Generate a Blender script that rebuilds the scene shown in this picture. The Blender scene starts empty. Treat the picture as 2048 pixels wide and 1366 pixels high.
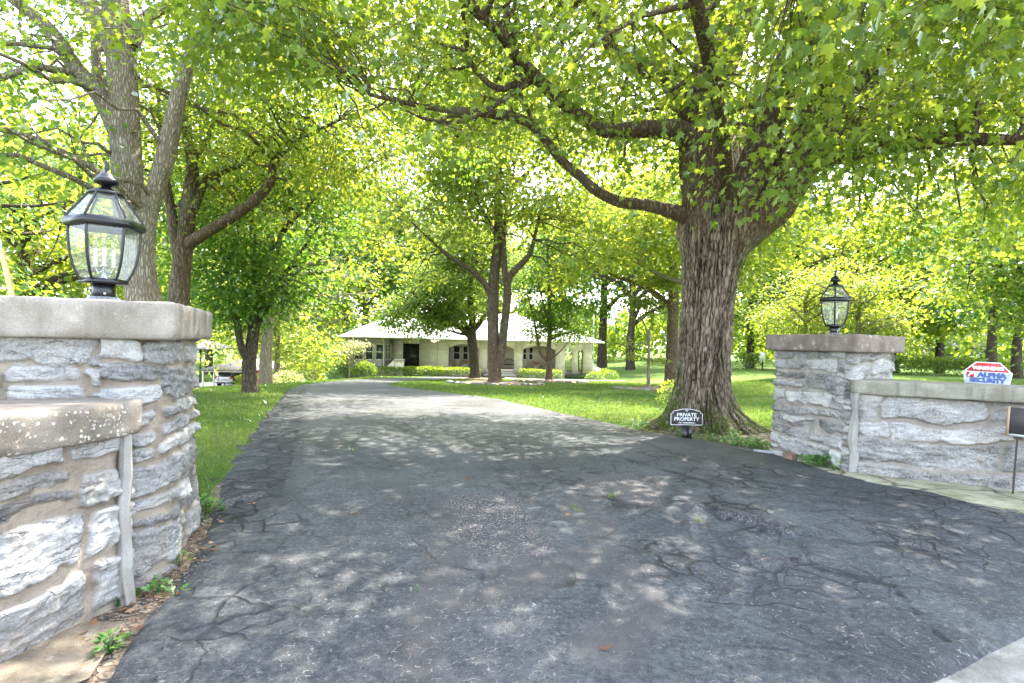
import bpy, bmesh, math, random
import numpy as np
from mathutils import Vector, Matrix, geometry
R = math.radians
sc = bpy.context.scene
COL = sc.collection
random.seed(7)

# ------------------------------------------------------------------ camera
FPX = 1100.0                      # focal length in pixels of a 2048 px wide frame
CAMZ = 1.4
ROLL = R(1.3)
cam_d = bpy.data.cameras.new('camera')
cam_d.sensor_width = 36.0
cam_d.lens = FPX / 2048 * 36
cam_d.clip_start = 0.05
cam_d.clip_end = 2000
cam = bpy.data.objects.new('camera', cam_d)
COL.objects.link(cam)
_c, _s = math.cos(ROLL), math.sin(ROLL)
cam.matrix_world = Matrix(((_c, -_s, 0, 0), (0, 0, -1, 0), (_s, _c, 0, CAMZ), (0, 0, 0, 1)))
sc.camera = cam

# ------------------------------------------------------------------ light
SUN_AZ, SUN_EL = R(27), R(57)     # sun stands ahead of the camera, a little to the right
world = bpy.data.worlds.new('World')
sc.world = world
world.use_nodes = True
wn = world.node_tree
sky = wn.nodes.new('ShaderNodeTexSky')
sky.sky_type = 'NISHITA'
sky.sun_disc = False
sky.sun_elevation = SUN_EL
sky.sun_rotation = SUN_AZ
sky.dust_density = 2.0
bg = wn.nodes['Background']
hs = wn.nodes.new('ShaderNodeHueSaturation')
hs.inputs['Saturation'].default_value = 0.62
wn.links.new(sky.outputs[0], hs.inputs['Color'])
wn.links.new(hs.outputs[0], bg.inputs[0])
bg.inputs[1].default_value = 0.15
sun_d = bpy.data.lights.new('sun', 'SUN')
sun_d.energy = 2.35
sun_d.angle = R(0.53)
sun_d.color = (1.0, 0.93, 0.82)
sun = bpy.data.objects.new('sun', sun_d)
COL.objects.link(sun)
SUNV = Vector((math.sin(SUN_AZ) * math.cos(SUN_EL), math.cos(SUN_AZ) * math.cos(SUN_EL), math.sin(SUN_EL)))
sun.rotation_euler = (-SUNV).to_track_quat('-Z', 'Y').to_euler()
sun.location = SUNV * 60
sc.view_settings.view_transform = 'Standard'
sc.view_settings.look = 'None'
sc.view_settings.gamma = 1.0
sc.view_settings.exposure = 3.38
sc.render.engine = 'CYCLES'
cy = sc.cycles
cy.max_bounces = 8
cy.diffuse_bounces = 4
cy.glossy_bounces = 3
cy.transmission_bounces = 5
cy.transparent_max_bounces = 12
cy.caustics_reflective = False
cy.caustics_refractive = False
cy.sample_clamp_indirect = 6.0
cy.use_denoising = True
try:
    cy.denoiser = 'OPENIMAGEDENOISE'
    cy.denoising_prefilter = 'ACCURATE'
except Exception:
    pass

# ------------------------------------------------------------------ numpy noise
def _hash(ix, iy, iz, seed):
    n = (ix.astype(np.int64) * 374761393 + iy.astype(np.int64) * 668265263 + iz.astype(np.int64) * 1274126177 + seed * 974711) & 0xFFFFFFFF
    n = ((n ^ (n >> 13)) * 1274126177) & 0xFFFFFFFF
    n = ((n ^ (n >> 16)) * 2246822519) & 0xFFFFFFFF
    return ((n ^ (n >> 15)) & 0xFFFFFF) / float(0xFFFFFF)

def vnoise(x, y, z=0.0, seed=0):
    x, y, z = np.broadcast_arrays(np.asarray(x, float), np.asarray(y, float), np.asarray(z, float))
    ix, iy, iz = np.floor(x), np.floor(y), np.floor(z)
    fx, fy, fz = x - ix, y - iy, z - iz
    ux, uy, uz = [f * f * (3 - 2 * f) for f in (fx, fy, fz)]
    r = 0
    for dx in (0, 1):
        for dy in (0, 1):
            for dz in (0, 1):
                w = (ux if dx else 1 - ux) * (uy if dy else 1 - uy) * (uz if dz else 1 - uz)
                r = r + w * _hash(ix + dx, iy + dy, iz + dz, seed)
    return r * 2 - 1

def fbm(x, y, z=0.0, octv=4, seed=0, gain=0.5):
    a, f, r = 1.0, 1.0, 0
    for o in range(octv):
        r = r + a * vnoise(np.asarray(x) * f, np.asarray(y) * f, np.asarray(z) * f, seed + o * 17)
        a *= gain
        f *= 2.03
    return r

def sstep(a, b, x):
    t = np.clip((np.asarray(x, float) - a) / (b - a), 0, 1)
    return t * t * (3 - 2 * t)

# ------------------------------------------------------------------ terrain and view helpers
def zg(x, y):
    x = np.asarray(x, float); y = np.asarray(y, float)
    z = np.interp(y, [-60, 5, 9, 48, 60, 120, 400], [0, 0, -0.12, -1.8, -2.1, -2.6, -3.0])
    z = z - 1.75 * sstep(-9.5, -22, x) * sstep(14, 40, y)
    z = z + 1.0 * sstep(9, 25, x) * sstep(18, 50, y)
    return z

def ray(px, py):
    u = (px - 1024) / FPX; v = (683 - py) / FPX
    return np.array((_c * u - _s * v, 1.0, _s * u + _c * v))

def W(px, py, d):
    return np.array((0, 0, CAMZ)) + ray(px, py) * d

def G(px, py):
    """where the sight line through a photo pixel meets the ground"""
    r = ray(px, py)
    ds = np.geomspace(1.0, 300, 6000)
    z = CAMZ + r[2] * ds - zg(r[0] * ds, ds)
    k = int(np.argmax(z < 0)) if (z < 0).any() else len(ds) - 1
    d = ds[k]
    return np.array((r[0] * d, d, float(zg(r[0] * d, d))))

# ------------------------------------------------------------------ object helpers
def link(o, parent=None):
    COL.objects.link(o)
    if parent is not None:
        o.parent = parent
    return o

def props(o, label=None, cat=None, group=None, kind=None):
    if label: o['label'] = label
    if cat: o['category'] = cat
    if group: o['group'] = group
    if kind: o['kind'] = kind
    return o

def thing(name, label, cat, loc=(0, 0, 0), rz=0.0, group=None):
    o = bpy.data.objects.new(name, None)
    o.empty_display_size = 0.2
    o.location = loc
    o.rotation_euler = (0, 0, rz)
    link(o)
    return props(o, label, cat, group)

def np_mesh(name, V, F, mat=None, attrs=None, smooth=False):
    """F: list of (n,k) int arrays"""
    V = np.ascontiguousarray(V, dtype=np.float32)
    me = bpy.data.meshes.new(name)
    F = [np.asarray(f, dtype=np.int32) for f in F if len(f)]
    loops = np.concatenate([f.ravel() for f in F])
    tot = np.concatenate([np.full(len(f), f.shape[1], np.int32) for f in F])
    start = np.concatenate(([0], np.cumsum(tot)[:-1])).astype(np.int32)
    me.vertices.add(len(V)); me.vertices.foreach_set('co', V.ravel())
    me.loops.add(len(loops)); me.loops.foreach_set('vertex_index', loops)
    me.polygons.add(len(tot)); me.polygons.foreach_set('loop_start', start)
    if smooth:
        me.polygons.foreach_set('use_smooth', np.ones(len(tot), bool))
    me.update(calc_edges=True)
    for k, a in (attrs or {}).items():
        at = me.attributes.new(k, 'FLOAT', 'POINT')
        at.data.foreach_set('value', np.ascontiguousarray(a, dtype=np.float32).ravel())
    if mat is not None:
        me.materials.append(mat)
    return me

def np_obj(name, V, F, mat=None, parent=None, attrs=None, smooth=False, origin=None):
    if origin is not None:
        V = np.asarray(V) - np.asarray(origin)
    o = bpy.data.objects.new(name, np_mesh(name, V, F, mat, attrs, smooth))
    return link(o, parent)

class MB:
    """collects shapes into one mesh"""
    def __init__(s):
        s.v = []; s.f = {}; s.n = 0
    def add(s, V, faces):
        V = np.asarray(V, float).reshape(-1, 3)
        for f in faces:
            s.f.setdefault(len(f), []).append([i + s.n for i in f])
        s.v.append(V); s.n += len(V)
        return s
    def addnp(s, V, F):
        for f in F:
            if len(f):
                s.f.setdefault(f.shape[1], []).extend((np.asarray(f) + s.n).tolist())
        s.v.append(np.asarray(V)); s.n += len(V)
        return s
    def box(s, x0, x1, y0, y1, z0, z1, M=None):
        V = np.array([(x, y, z) for z in (z0, z1) for y in (y0, y1) for x in (x0, x1)], float)
        if M is not None: V = xf(V, M)
        return s.add(V, [(0, 2, 3, 1), (4, 5, 7, 6), (0, 1, 5, 4), (1, 3, 7, 5), (3, 2, 6, 7), (2, 0, 4, 6)])
    def prism(s, poly, z0, z1, M=None):
        n = len(poly)
        V = np.array([(p[0], p[1], z0) for p in poly] + [(p[0], p[1], z1) for p in poly], float)
        if M is not None: V = xf(V, M)
        return s.add(V, [tuple(range(n))[::-1], tuple(range(n, 2 * n))] + [(i, (i + 1) % n, n + (i + 1) % n, n + i) for i in range(n)])
    def lathe(s, prof, n=24, M=None, rot=0.0):
        V = []; F = []
        for r, z in prof:
            for k in range(n):
                a = 2 * math.pi * k / n + rot
                V.append((r * math.cos(a), r * math.sin(a), z))
        for j in range(len(prof) - 1):
            for k in range(n):
                F.append((j * n + k, j * n + (k + 1) % n, (j + 1) * n + (k + 1) % n, (j + 1) * n + k))
        F.append(tuple(range(n))[::-1]); F.append(tuple((len(prof) - 1) * n + k for k in range(n)))
        V = np.array(V)
        if M is not None: V = xf(V, M)
        return s.add(V, F)
    def tube(s, pts, rad, n=8, smoothk=0):
        V, F = tube_np(pts, rad, n, smoothk)
        return s.addnp(V, F)
    def build(s, name, mat, parent=None, smooth=False, bevel=0.0, attrs=None):
        V = np.concatenate(s.v)
        o = np_obj(name, V, [np.array(f) for f in s.f.values()], mat, parent, attrs, smooth)
        if bevel:
            m = o.modifiers.new('bevel', 'BEVEL'); m.width = bevel; m.segments = 2; m.limit_method = 'ANGLE'
        return o

def xf(V, M):
    A = np.array(M)
    return np.asarray(V) @ A[:3, :3].T + A[:3, 3]

def TR(loc=(0, 0, 0), rz=0.0, s=1.0):
    return Matrix.Translation(loc) @ Matrix.Rotation(rz, 4, 'Z') @ Matrix.Scale(s, 4)

def catmull(P, k):
    P = np.asarray(P, float)
    if k <= 1 or len(P) < 3: return P
    Q = np.vstack((2 * P[0] - P[1], P, 2 * P[-1] - P[-2]))
    out = []
    t = np.linspace(0, 1, k, endpoint=False)[:, None]
    for i in range(1, len(Q) - 2):
        a, b, c, d = Q[i - 1], Q[i], Q[i + 1], Q[i + 2]
        out.append(0.5 * (2 * b + (c - a) * t + (2 * a - 5 * b + 4 * c - d) * t * t + (3 * b - a - 3 * c + d) * t ** 3))
    out.append(P[-1:])
    return np.vstack(out)

def tube_np(pts, rad, n=8, smoothk=0, rough=0.0, seed=0):
    pts = np.asarray(pts, float); rad = np.asarray(rad, float)
    if np.ndim(rad) == 0: rad = np.full(len(pts), float(rad))
    if smoothk > 1:
        R4 = catmull(np.column_stack((pts, rad)), smoothk)
        pts, rad = R4[:, :3], np.maximum(R4[:, 3], 0.001)
    m = len(pts)
    T = np.gradient(pts, axis=0)
    T /= np.linalg.norm(T, axis=1)[:, None] + 1e-9
    ref = np.array((0, 0, 1.0)) if abs(T[0][2]) < 0.9 else np.array((1.0, 0, 0))
    u = np.cross(T[0], ref); u /= np.linalg.norm(u)
    U = []
    for i in range(m):
        u = u - T[i] * np.dot(u, T[i]); u /= np.linalg.norm(u) + 1e-9
        U.append(u.copy())
    U = np.array(U); B = np.cross(T, U)
    a = np.linspace(0, 2 * math.pi, n, endpoint=False)
    rr = rad[:, None] * np.ones(n)
    if rough:
        L = np.concatenate(([0], np.cumsum(np.linalg.norm(np.diff(pts, axis=0), axis=1))))
        nn = fbm(np.cos(a)[None, :] * 2.2 + 0 * L[:, None], np.sin(a)[None, :] * 2.2, L[:, None] * 1.6, 3, seed)
        n2 = fbm(np.cos(a)[None, :] * 7 + 0 * L[:, None], np.sin(a)[None, :] * 7, L[:, None] * 2.5, 3, seed + 5)
        rr = rr * (1 + rough * nn + rough * 0.7 * n2)
    V = pts[:, None, :] + rr[:, :, None] * (U[:, None, :] * np.cos(a)[None, :, None] + B[:, None, :] * np.sin(a)[None, :, None])
    i = np.arange(m - 1)[:, None] * n; k = np.arange(n)[None, :]; k2 = (k + 1) % n
    F = np.stack((i + k, i + k2, i + n + k2, i + n + k), -1).reshape(-1, 4)
    return V.reshape(-1, 3), [F]

# ------------------------------------------------------------------ materials
class NT:
    def __init__(s, name):
        s.m = bpy.data.materials.new(name); s.m.use_nodes = True
        s.t = s.m.node_tree; s.b = s.t.nodes['Principled BSDF']; s.out = s.t.nodes['Material Output']
    def n(s, typ, **kw):
        nd = s.t.nodes.new('ShaderNode' + typ)
        for k, v in kw.items():
            if k.startswith('i_'):
                key = k[2:]
                key = int(key) if key.isdigit() else key.replace('_', ' ')
                if isinstance(v, bpy.types.NodeSocket): s.t.links.new(v, nd.inputs[key])
                else: nd.inputs[key].default_value = v
            else: setattr(nd, k, v)
        return nd
    def set(s, **kw):
        for k, v in kw.items():
            key = k.replace('_', ' ')
            if isinstance(v, bpy.types.NodeSocket): s.t.links.new(v, s.b.inputs[key])
            else: s.b.inputs[key].default_value = v
        return s
    def pos(s): return s.n('NewGeometry').outputs['Position']
    def obj(s): return s.n('TexCoord').outputs['Object']
    def attr(s, name): return s.n('Attribute', attribute_name=name).outputs['Fac']
    def map(s, v, scale=(1, 1, 1), rot=(0, 0, 0)): return s.n('Mapping', i_Vector=v, i_Scale=scale, i_Rotation=rot).outputs[0]
    def noise(s, v, scale=5, detail=4, rough=0.55, dist=0.0): return s.n('TexNoise', i_Vector=v, i_Scale=scale, i_Detail=detail, i_Roughness=rough, i_Distortion=dist).outputs[0]
    def noisec(s, v, scale=5, detail=3): return s.n('TexNoise', i_Vector=v, i_Scale=scale, i_Detail=detail).outputs[1]
    def vor(s, v, scale=5, feature='F1', out=0, rnd=1.0): return s.n('TexVoronoi', feature=feature, i_Vector=v, i_Scale=scale, i_Randomness=rnd).outputs[out]
    def ramp(s, f, stops, interp='LINEAR'):
        r = s.n('ValToRGB', i_Fac=f); cr = r.color_ramp; cr.interpolation = interp
        while len(cr.elements) < len(stops): cr.elements.new(0.5)
        for e, (p, c) in zip(cr.elements, stops):
            e.position = p; e.color = (*c, 1) if not np.isscalar(c) else (c, c, c, 1)
        return r.outputs[0]
    def mix(s, f, a, b, mode='MIX'):
        nd = s.n('Mix', data_type='RGBA', blend_type=mode)
        for key, v in ((0, f), (6, a), (7, b)):
            if isinstance(v, bpy.types.NodeSocket): s.t.links.new(v, nd.inputs[key])
            else: nd.inputs[key].default_value = (*v, 1) if not np.isscalar(v) else v
        return nd.outputs[2]
    def math(s, op, a, b=0.0, clamp=False):
        nd = s.n('Math', operation=op, use_clamp=clamp)
        for k, v in enumerate((a, b)):
            if isinstance(v, bpy.types.NodeSocket): s.t.links.new(v, nd.inputs[k])
            else: nd.inputs[k].default_value = v
        return nd.outputs[0]
    def vadd(s, a, b, scale=1.0):
        sc_ = s.n('VectorMath', operation='SCALE', i_0=b, i_Scale=scale).outputs[0]
        return s.n('VectorMath', operation='ADD', i_0=a, i_1=sc_).outputs[0]
    def bump(s, h, strength=0.5, dist=0.02, normal=None):
        nd = s.n('Bump', i_Height=h, i_Strength=strength, i_Distance=dist)
        if normal is not None: s.t.links.new(normal, nd.inputs['Normal'])
        return nd.outputs[0]

def plain(name, col, rough=0.6, metal=0.0, noise=0.12, nscale=8, bump=0.0):
    t = NT(name)
    p = t.obj()
    f = t.noise(p, nscale, 5)
    c = t.mix(f, tuple(x * (1 - noise) for x in col), tuple(min(1, x * (1 + noise)) for x in col))
    t.set(Base_Color=c, Roughness=rough, Metallic=metal)
    if bump: t.set(Normal=t.bump(t.noise(p, nscale * 8, 4), bump, 0.01))
    return t.m

def leaf_mat(name, dcols, tcols, tr=0.5, gloss=0.06, rough=0.35):
    t = NT(name)
    a = t.attr('tone')
    d = t.ramp(a, [(0.0, dcols[0]), (0.5, dcols[1]), (1.0, dcols[2])])
    tc = t.ramp(a, [(0.0, tcols[0]), (0.5, tcols[1]), (1.0, tcols[2])])
    D = t.n('BsdfDiffuse', i_Color=d); T = t.n('BsdfTranslucent', i_Color=tc)
    mx = t.n('MixShader', i_0=tr, i_1=D.outputs[0], i_2=T.outputs[0])
    gl = t.n('BsdfGlossy', i_Roughness=rough, i_Color=(0.9, 0.95, 1.0, 1))
    lw = t.n('LayerWeight', i_Blend=0.25).outputs['Fresnel']
    fac = t.math('MULTIPLY', lw, gloss * 6)
    fac = t.math('ADD', fac, gloss * 0.3)
    m2 = t.n('MixShader', i_0=fac, i_1=mx.outputs[0], i_2=gl.outputs[0])
    t.t.links.new(m2.outputs[0], t.out.inputs[0])
    t.t.nodes.remove(t.b)
    return t.m

def S(h):  # sRGB 0-255 triple -> linear
    return tuple(((v / 255 + 0.055) / 1.055) ** 2.4 if v > 10 else v / 255 / 12.92 for v in h)
# ------------------------------------------------------------------ material library
MAT = {}
MAT['maple'] = leaf_mat('maple_leaf', [(0.045, 0.092, 0.02), (0.082, 0.14, 0.027), (0.13, 0.195, 0.042)],
                        [(0.20, 0.325, 0.024), (0.37, 0.47, 0.032), (0.57, 0.61, 0.055)], 0.52, 0.03)
MAT['leaf_green'] = leaf_mat('green_leaf', [(0.035, 0.09, 0.018), (0.065, 0.14, 0.026), (0.11, 0.19, 0.04)],
                             [(0.21, 0.34, 0.03), (0.35, 0.47, 0.042), (0.55, 0.61, 0.065)], 0.52, 0.03)
MAT['leaf_deep'] = leaf_mat('deep_green_leaf', [(0.032, 0.085, 0.02), (0.055, 0.125, 0.026), (0.095, 0.175, 0.035)],
                            [(0.14, 0.285, 0.024), (0.24, 0.40, 0.03), (0.40, 0.54, 0.05)], 0.5, 0.02)
MAT['leaf_lime'] = leaf_mat('lime_leaf', [(0.06, 0.125, 0.025), (0.10, 0.175, 0.035), (0.16, 0.24, 0.05)],
                            [(0.31, 0.41, 0.03), (0.47, 0.535, 0.04), (0.67, 0.66, 0.07)], 0.54, 0.03)
MAT['leaf_blue'] = leaf_mat('cool_green_leaf', [(0.03, 0.10, 0.04), (0.055, 0.15, 0.055), (0.10, 0.20, 0.08)],
                            [(0.14, 0.34, 0.06), (0.24, 0.46, 0.08), (0.38, 0.58, 0.12)], 0.5, 0.03)
MAT['hedge'] = leaf_mat('hedge_leaf', [(0.03, 0.085, 0.014), (0.07, 0.14, 0.02), (0.16, 0.24, 0.03)],
                        [(0.16, 0.32, 0.03), (0.36, 0.50, 0.04), (0.60, 0.66, 0.06)], 0.4, 0.05)
MAT['grass'] = leaf_mat('grass_blade', [(0.05, 0.105, 0.025), (0.085, 0.145, 0.032), (0.17, 0.21, 0.07)],
                        [(0.16, 0.28, 0.035), (0.27, 0.38, 0.05), (0.42, 0.48, 0.10)], 0.38, 0.02)
MAT['weed'] = leaf_mat('weed_leaf', [(0.045, 0.13, 0.03), (0.08, 0.19, 0.045), (0.15, 0.26, 0.06)],
                       [(0.18, 0.38, 0.05), (0.28, 0.5, 0.07), (0.42, 0.56, 0.1)], 0.4, 0.05)
MAT['dead_leaf'] = leaf_mat('dead_leaf', [(0.10, 0.055, 0.03), (0.19, 0.10, 0.055), (0.30, 0.19, 0.11)],
                            [(0.15, 0.06, 0.02), (0.22, 0.1, 0.03), (0.3, 0.17, 0.06)], 0.2, 0.03)
MAT['blossom'] = leaf_mat('pale_leaf', [(0.16, 0.22, 0.07), (0.28, 0.30, 0.14), (0.45, 0.42, 0.26)],
                          [(0.45, 0.5, 0.12), (0.6, 0.6, 0.2), (0.75, 0.7, 0.4)], 0.45, 0.03)

def bark(name, c0, c1, c2, sx=7.0, sz=1.1, bumpd=0.03, lichen=0.0):
    t = NT(name)
    p = t.obj()
    w = t.vadd(p, t.noisec(p, 3.0), 0.12)
    m = t.map(w, (sx, sx, sz))
    f = t.noise(m, 2.2, 6, 0.65)
    v = t.vor(t.map(w, (sx * 1.8, sx * 1.8, sz * 2.2)), 1.6, 'DISTANCE_TO_EDGE')
    ve = t.ramp(v, [(0.0, 0.0), (0.28, 1.0)])
    c = t.ramp(f, [(0.3, c0), (0.52, c1), (0.72, c2)])
    c = t.mix(ve, c0, c)
    if lichen:
        l = t.ramp(t.noise(p, 1.7, 5, 0.7), [(0.52, 0.0), (0.66, 1.0)])
        c = t.mix(t.math('MULTIPLY', l, lichen), c, (0.36, 0.37, 0.30))
    h = t.math('ADD', t.math('MULTIPLY', f, 0.6), t.math('MULTIPLY', ve, 0.6))
    t.set(Base_Color=c, Roughness=0.92, Normal=t.bump(h, 0.9, bumpd))
    t.b.inputs['Specular IOR Level'].default_value = 0.15
    return t.m
MAT['bark_grey'] = bark('bark_grey', (0.16, 0.125, 0.095), (0.37, 0.31, 0.245), (0.53, 0.46, 0.38), 9, 1.6, 0.03, 0.35)
MAT['bark_brown'] = bark('bark_brown', (0.075, 0.05, 0.035), (0.18, 0.13, 0.095), (0.32, 0.26, 0.20), 7, 1.3, 0.03, 0.2)
MAT['bark_dark'] = bark('bark_dark', (0.05, 0.038, 0.028), (0.11, 0.085, 0.065), (0.20, 0.165, 0.13), 6, 1.2)
MAT['bark_pale'] = bark('bark_pale', (0.16, 0.125, 0.09), (0.33, 0.27, 0.21), (0.48, 0.41, 0.33), 6, 1.2)

def mat_hero_bark():
    t = NT('maple_bark')
    p = t.obj()
    rd = t.attr('ridge'); ms = t.attr('moss')
    wv = t.vadd(p, t.noisec(p, 5.0, 4), 0.07)
    m = t.map(wv, (15, 15, 2.6))
    f = t.noise(m, 2.5, 8, 0.72)
    pl = t.ramp(t.vor(t.map(wv, (16, 16, 4.6)), 1.0, 'DISTANCE_TO_EDGE'), [(0.0, 0.0), (0.22, 1.0)])
    k = t.math('ADD', t.math('MULTIPLY', rd, 0.50), t.math('ADD', t.math('MULTIPLY', f, 0.45), t.math('MULTIPLY', pl, 0.26)))
    c = t.ramp(k, [(0.24, (0.024, 0.018, 0.013)), (0.44, (0.115, 0.082, 0.06)), (0.64, (0.26, 0.205, 0.16)), (0.9, (0.42, 0.36, 0.30))])
    warm = t.ramp(t.noise(t.map(p, (3, 3, 0.5)), 1.3, 4), [(0.42, 0.0), (0.62, 1.0)])
    c = t.mix(t.math('MULTIPLY', warm, 0.2), c, t.mix(1.0, c, (1.0, 0.74, 0.55), 'MULTIPLY'))
    mk = t.math('MULTIPLY', ms, t.ramp(t.noise(p, 9, 5, 0.7), [(0.38, 0.0), (0.56, 1.0)]))
    mc = t.ramp(t.noise(p, 40, 3), [(0.3, (0.035, 0.05, 0.008)), (0.7, (0.11, 0.15, 0.02))])
    c = t.mix(mk, c, mc)
    t.set(Base_Color=c, Roughness=0.95, Normal=t.bump(t.math('ADD', f, t.math('MULTIPLY', pl, 0.6)), 1.0, 0.04))
    t.b.inputs['Specular IOR Level'].default_value = 0.15
    return t.m
MAT['hero_bark'] = mat_hero_bark()

def mat_masonry(name, stone0, stone1, stone2, mortar0, mortar1, warmc):
    t = NT(name)
    p = t.pos()
    st = t.attr('stone'); tone = t.attr('tone'); ht = t.attr('relief')
    w = t.vadd(p, t.noisec(p, 6.0, 5), 0.07)
    strata = t.noise(t.map(w, (5, 5, 24)), 1.5, 8, 0.72)
    fine = t.noise(p, 70, 5, 0.6)
    blot = t.noise(p, 4.5, 5, 0.6)
    k = t.math('ADD', t.math('MULTIPLY', strata, 0.55), t.math('MULTIPLY', blot, 0.25))
    k = t.math('ADD', k, t.math('MULTIPLY', t.math('SUBTRACT', tone, 0.5), 0.34))
    k = t.math('ADD', k, t.math('MULTIPLY', t.math('SUBTRACT', ht, 0.5), 0.25))
    k = t.math('ADD', k, t.math('MULTIPLY', t.math('SUBTRACT', fine, 0.5), 0.7))
    cs = t.ramp(k, [(0.18, stone0), (0.42, stone1), (0.66, stone2)])
    iron = t.ramp(t.noise(p, 3.1, 5, 0.65), [(0.52, 0.0), (0.72, 1.0)])
    cs = t.mix(t.math('MULTIPLY', iron, 0.55), cs, warmc)
    # dark hairline fissures that follow the bedding
    fis = t.vor(t.vadd(t.map(w, (2.2, 2.2, 17)), t.noisec(p, 14, 4), 0.9), 1.1, 'DISTANCE_TO_EDGE')
    fisk = t.ramp(fis, [(0.0, 1.0), (0.022, 0.0)])
    fisk = t.math('MULTIPLY', fisk, t.ramp(blot, [(0.46, 0.0), (0.58, 1.0)]))
    cs = t.mix(t.math('MULTIPLY', fisk, 0.75), cs, (0.07, 0.065, 0.06))
    sand = t.noise(p, 160, 3, 0.7)
    cm = t.ramp(t.math('ADD', t.math('MULTIPLY', blot, 0.7), t.math('MULTIPLY', sand, 0.35)), [(0.3, mortar0), (0.72, mortar1)])
    c = t.mix(st, cm, cs)
    dirt = t.math('MULTIPLY', t.ramp(t.noise(t.map(p, (2.2, 2.2, 1.1)), 2.0, 6, 0.7), [(0.56, 0.0), (0.74, 1.0)]), 0.6)
    c = t.mix(dirt, c, t.mix(1.0, c, (0.42, 0.40, 0.37), 'MULTIPLY'))
    h = t.math('ADD', t.math('MULTIPLY', strata, 0.8), t.math('MULTIPLY', fine, 0.25))
    h = t.math('SUBTRACT', h, t.math('MULTIPLY', fisk, 0.5))
    hm = t.math('ADD', t.math('MULTIPLY', sand, 0.25), t.math('MULTIPLY', fine, 0.3))
    hh = t.mix(st, hm, h)
    t.set(Base_Color=c, Roughness=0.9, Normal=t.bump(hh, 0.9, 0.022))
    t.b.inputs['Specular IOR Level'].default_value = 0.2
    return t.m
MAT['rubble_near'] = mat_masonry('limestone_rubble', (0.11, 0.106, 0.105), (0.27, 0.26, 0.252), (0.44, 0.425, 0.405), (0.18, 0.145, 0.108), (0.35, 0.295, 0.235), (0.30, 0.235, 0.175))
MAT['rubble_pale'] = mat_masonry('pale_limestone', (0.105, 0.098, 0.094), (0.32, 0.305, 0.288), (0.54, 0.515, 0.485), (0.20, 0.175, 0.145), (0.37, 0.33, 0.282), (0.36, 0.29, 0.22))

def mat_concrete(name, c0, c1, c2, stain=0.3, peb=0.0, lich=0.0):
    t = NT(name)
    p = t.pos()
    f = t.noise(p, 3.5, 6, 0.65); g = t.noise(p, 120, 3, 0.7)
    k = t.math('ADD', t.math('MULTIPLY', f, 0.75), t.math('MULTIPLY', g, 0.35))
    c = t.ramp(k, [(0.3, c0), (0.52, c1), (0.76, c2)])
    pit = t.ramp(t.vor(t.vadd(p, t.noisec(p, 20), 0.02), 38), [(0.02, 1.0), (0.14, 0.0)])
    pit = t.math('MULTIPLY', pit, t.ramp(t.noise(p, 9, 3), [(0.5, 0.0), (0.64, 1.0)]))
    c = t.mix(t.math('MULTIPLY', pit, 0.55), c, tuple(x * 0.3 for x in c0))
    if stain:
        s_ = t.ramp(t.noise(t.map(p, (9, 9, 1.0)), 1.0, 5, 0.7), [(0.5, 0.0), (0.68, 1.0)])
        c = t.mix(t.math('MULTIPLY', s_, stain), c, tuple(x * 0.38 for x in c1))
    if lich:
        l = t.ramp(t.noise(p, 14, 4, 0.7), [(0.6, 0.0), (0.66, 1.0)])
        c = t.mix(t.math('MULTIPLY', l, lich), c, (0.5, 0.48, 0.40))
    h = t.math('SUBTRACT', g, pit)
    if peb:
        ww = t.vadd(p, t.noisec(p, 30), 0.015)
        v = t.vor(ww, 52, 'F1'); vc = t.n('TexVoronoi', i_Vector=ww, i_Scale=52.0).outputs['Color']
        sel = t.ramp(t.n('SeparateColor', i_0=vc).outputs[0], [(0.5, 0.0), (0.56, 1.0)])
        pk = t.math('MULTIPLY', t.ramp(v, [(0.36, 1.0), (0.46, 0.0)]), sel)
        face = t.ramp(t.n('SeparateXYZ', i_0=t.n('NewGeometry').outputs['Normal']).outputs[2], [(0.3, 1.0), (0.7, 0.0)])
        pk = t.math('MULTIPLY', t.math('MULTIPLY', pk, face), t.ramp(t.noise(p, 5, 3), [(0.36, 0.0), (0.5, 1.0)]))
        pc = t.ramp(t.n('SeparateColor', i_0=vc).outputs[1], [(0.0, (0.34, 0.29, 0.24)), (0.6, (0.58, 0.54, 0.49)), (1.0, (0.74, 0.72, 0.69))])
        c = t.mix(t.math('MULTIPLY', pk, peb), c, pc)
        h = t.math('ADD', h, pk)
    t.set(Base_Color=c, Roughness=0.93, Normal=t.bump(h, 0.6, 0.008))
    t.b.inputs['Specular IOR Level'].default_value = 0.2
    return t.m
MAT['cap'] = mat_concrete('cap_concrete', (0.13, 0.108, 0.085), (0.25, 0.22, 0.185), (0.40, 0.36, 0.315), 0.3, 0, 0.2)
MAT['cap_brown'] = mat_concrete('weathered_cap_concrete', (0.085, 0.065, 0.052), (0.18, 0.142, 0.116), (0.30, 0.25, 0.21), 0.35, 0, 0.45)
MAT['coping_pebble'] = mat_concrete('pebble_coping', (0.105, 0.088, 0.068), (0.195, 0.168, 0.136), (0.31, 0.275, 0.23), 0.3, 0.9)
MAT['coping_grey'] = mat_concrete('grey_coping', (0.12, 0.105, 0.08), (0.235, 0.213, 0.168), (0.36, 0.335, 0.28), 0.6, 0, 0.2)
MAT['footing'] = mat_concrete('footing_stone', (0.07, 0.056, 0.04), (0.155, 0.128, 0.095), (0.27, 0.23, 0.175), 0.7, 0, 0.2)
MAT['mortar'] = mat_concrete('mortar_joint', (0.19, 0.175, 0.155), (0.30, 0.282, 0.255), (0.40, 0.378, 0.345), 0.2)
MAT['street'] = mat_concrete('gutter_concrete', (0.085, 0.078, 0.066), (0.20, 0.19, 0.168), (0.38, 0.365, 0.33), 0.5)
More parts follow.
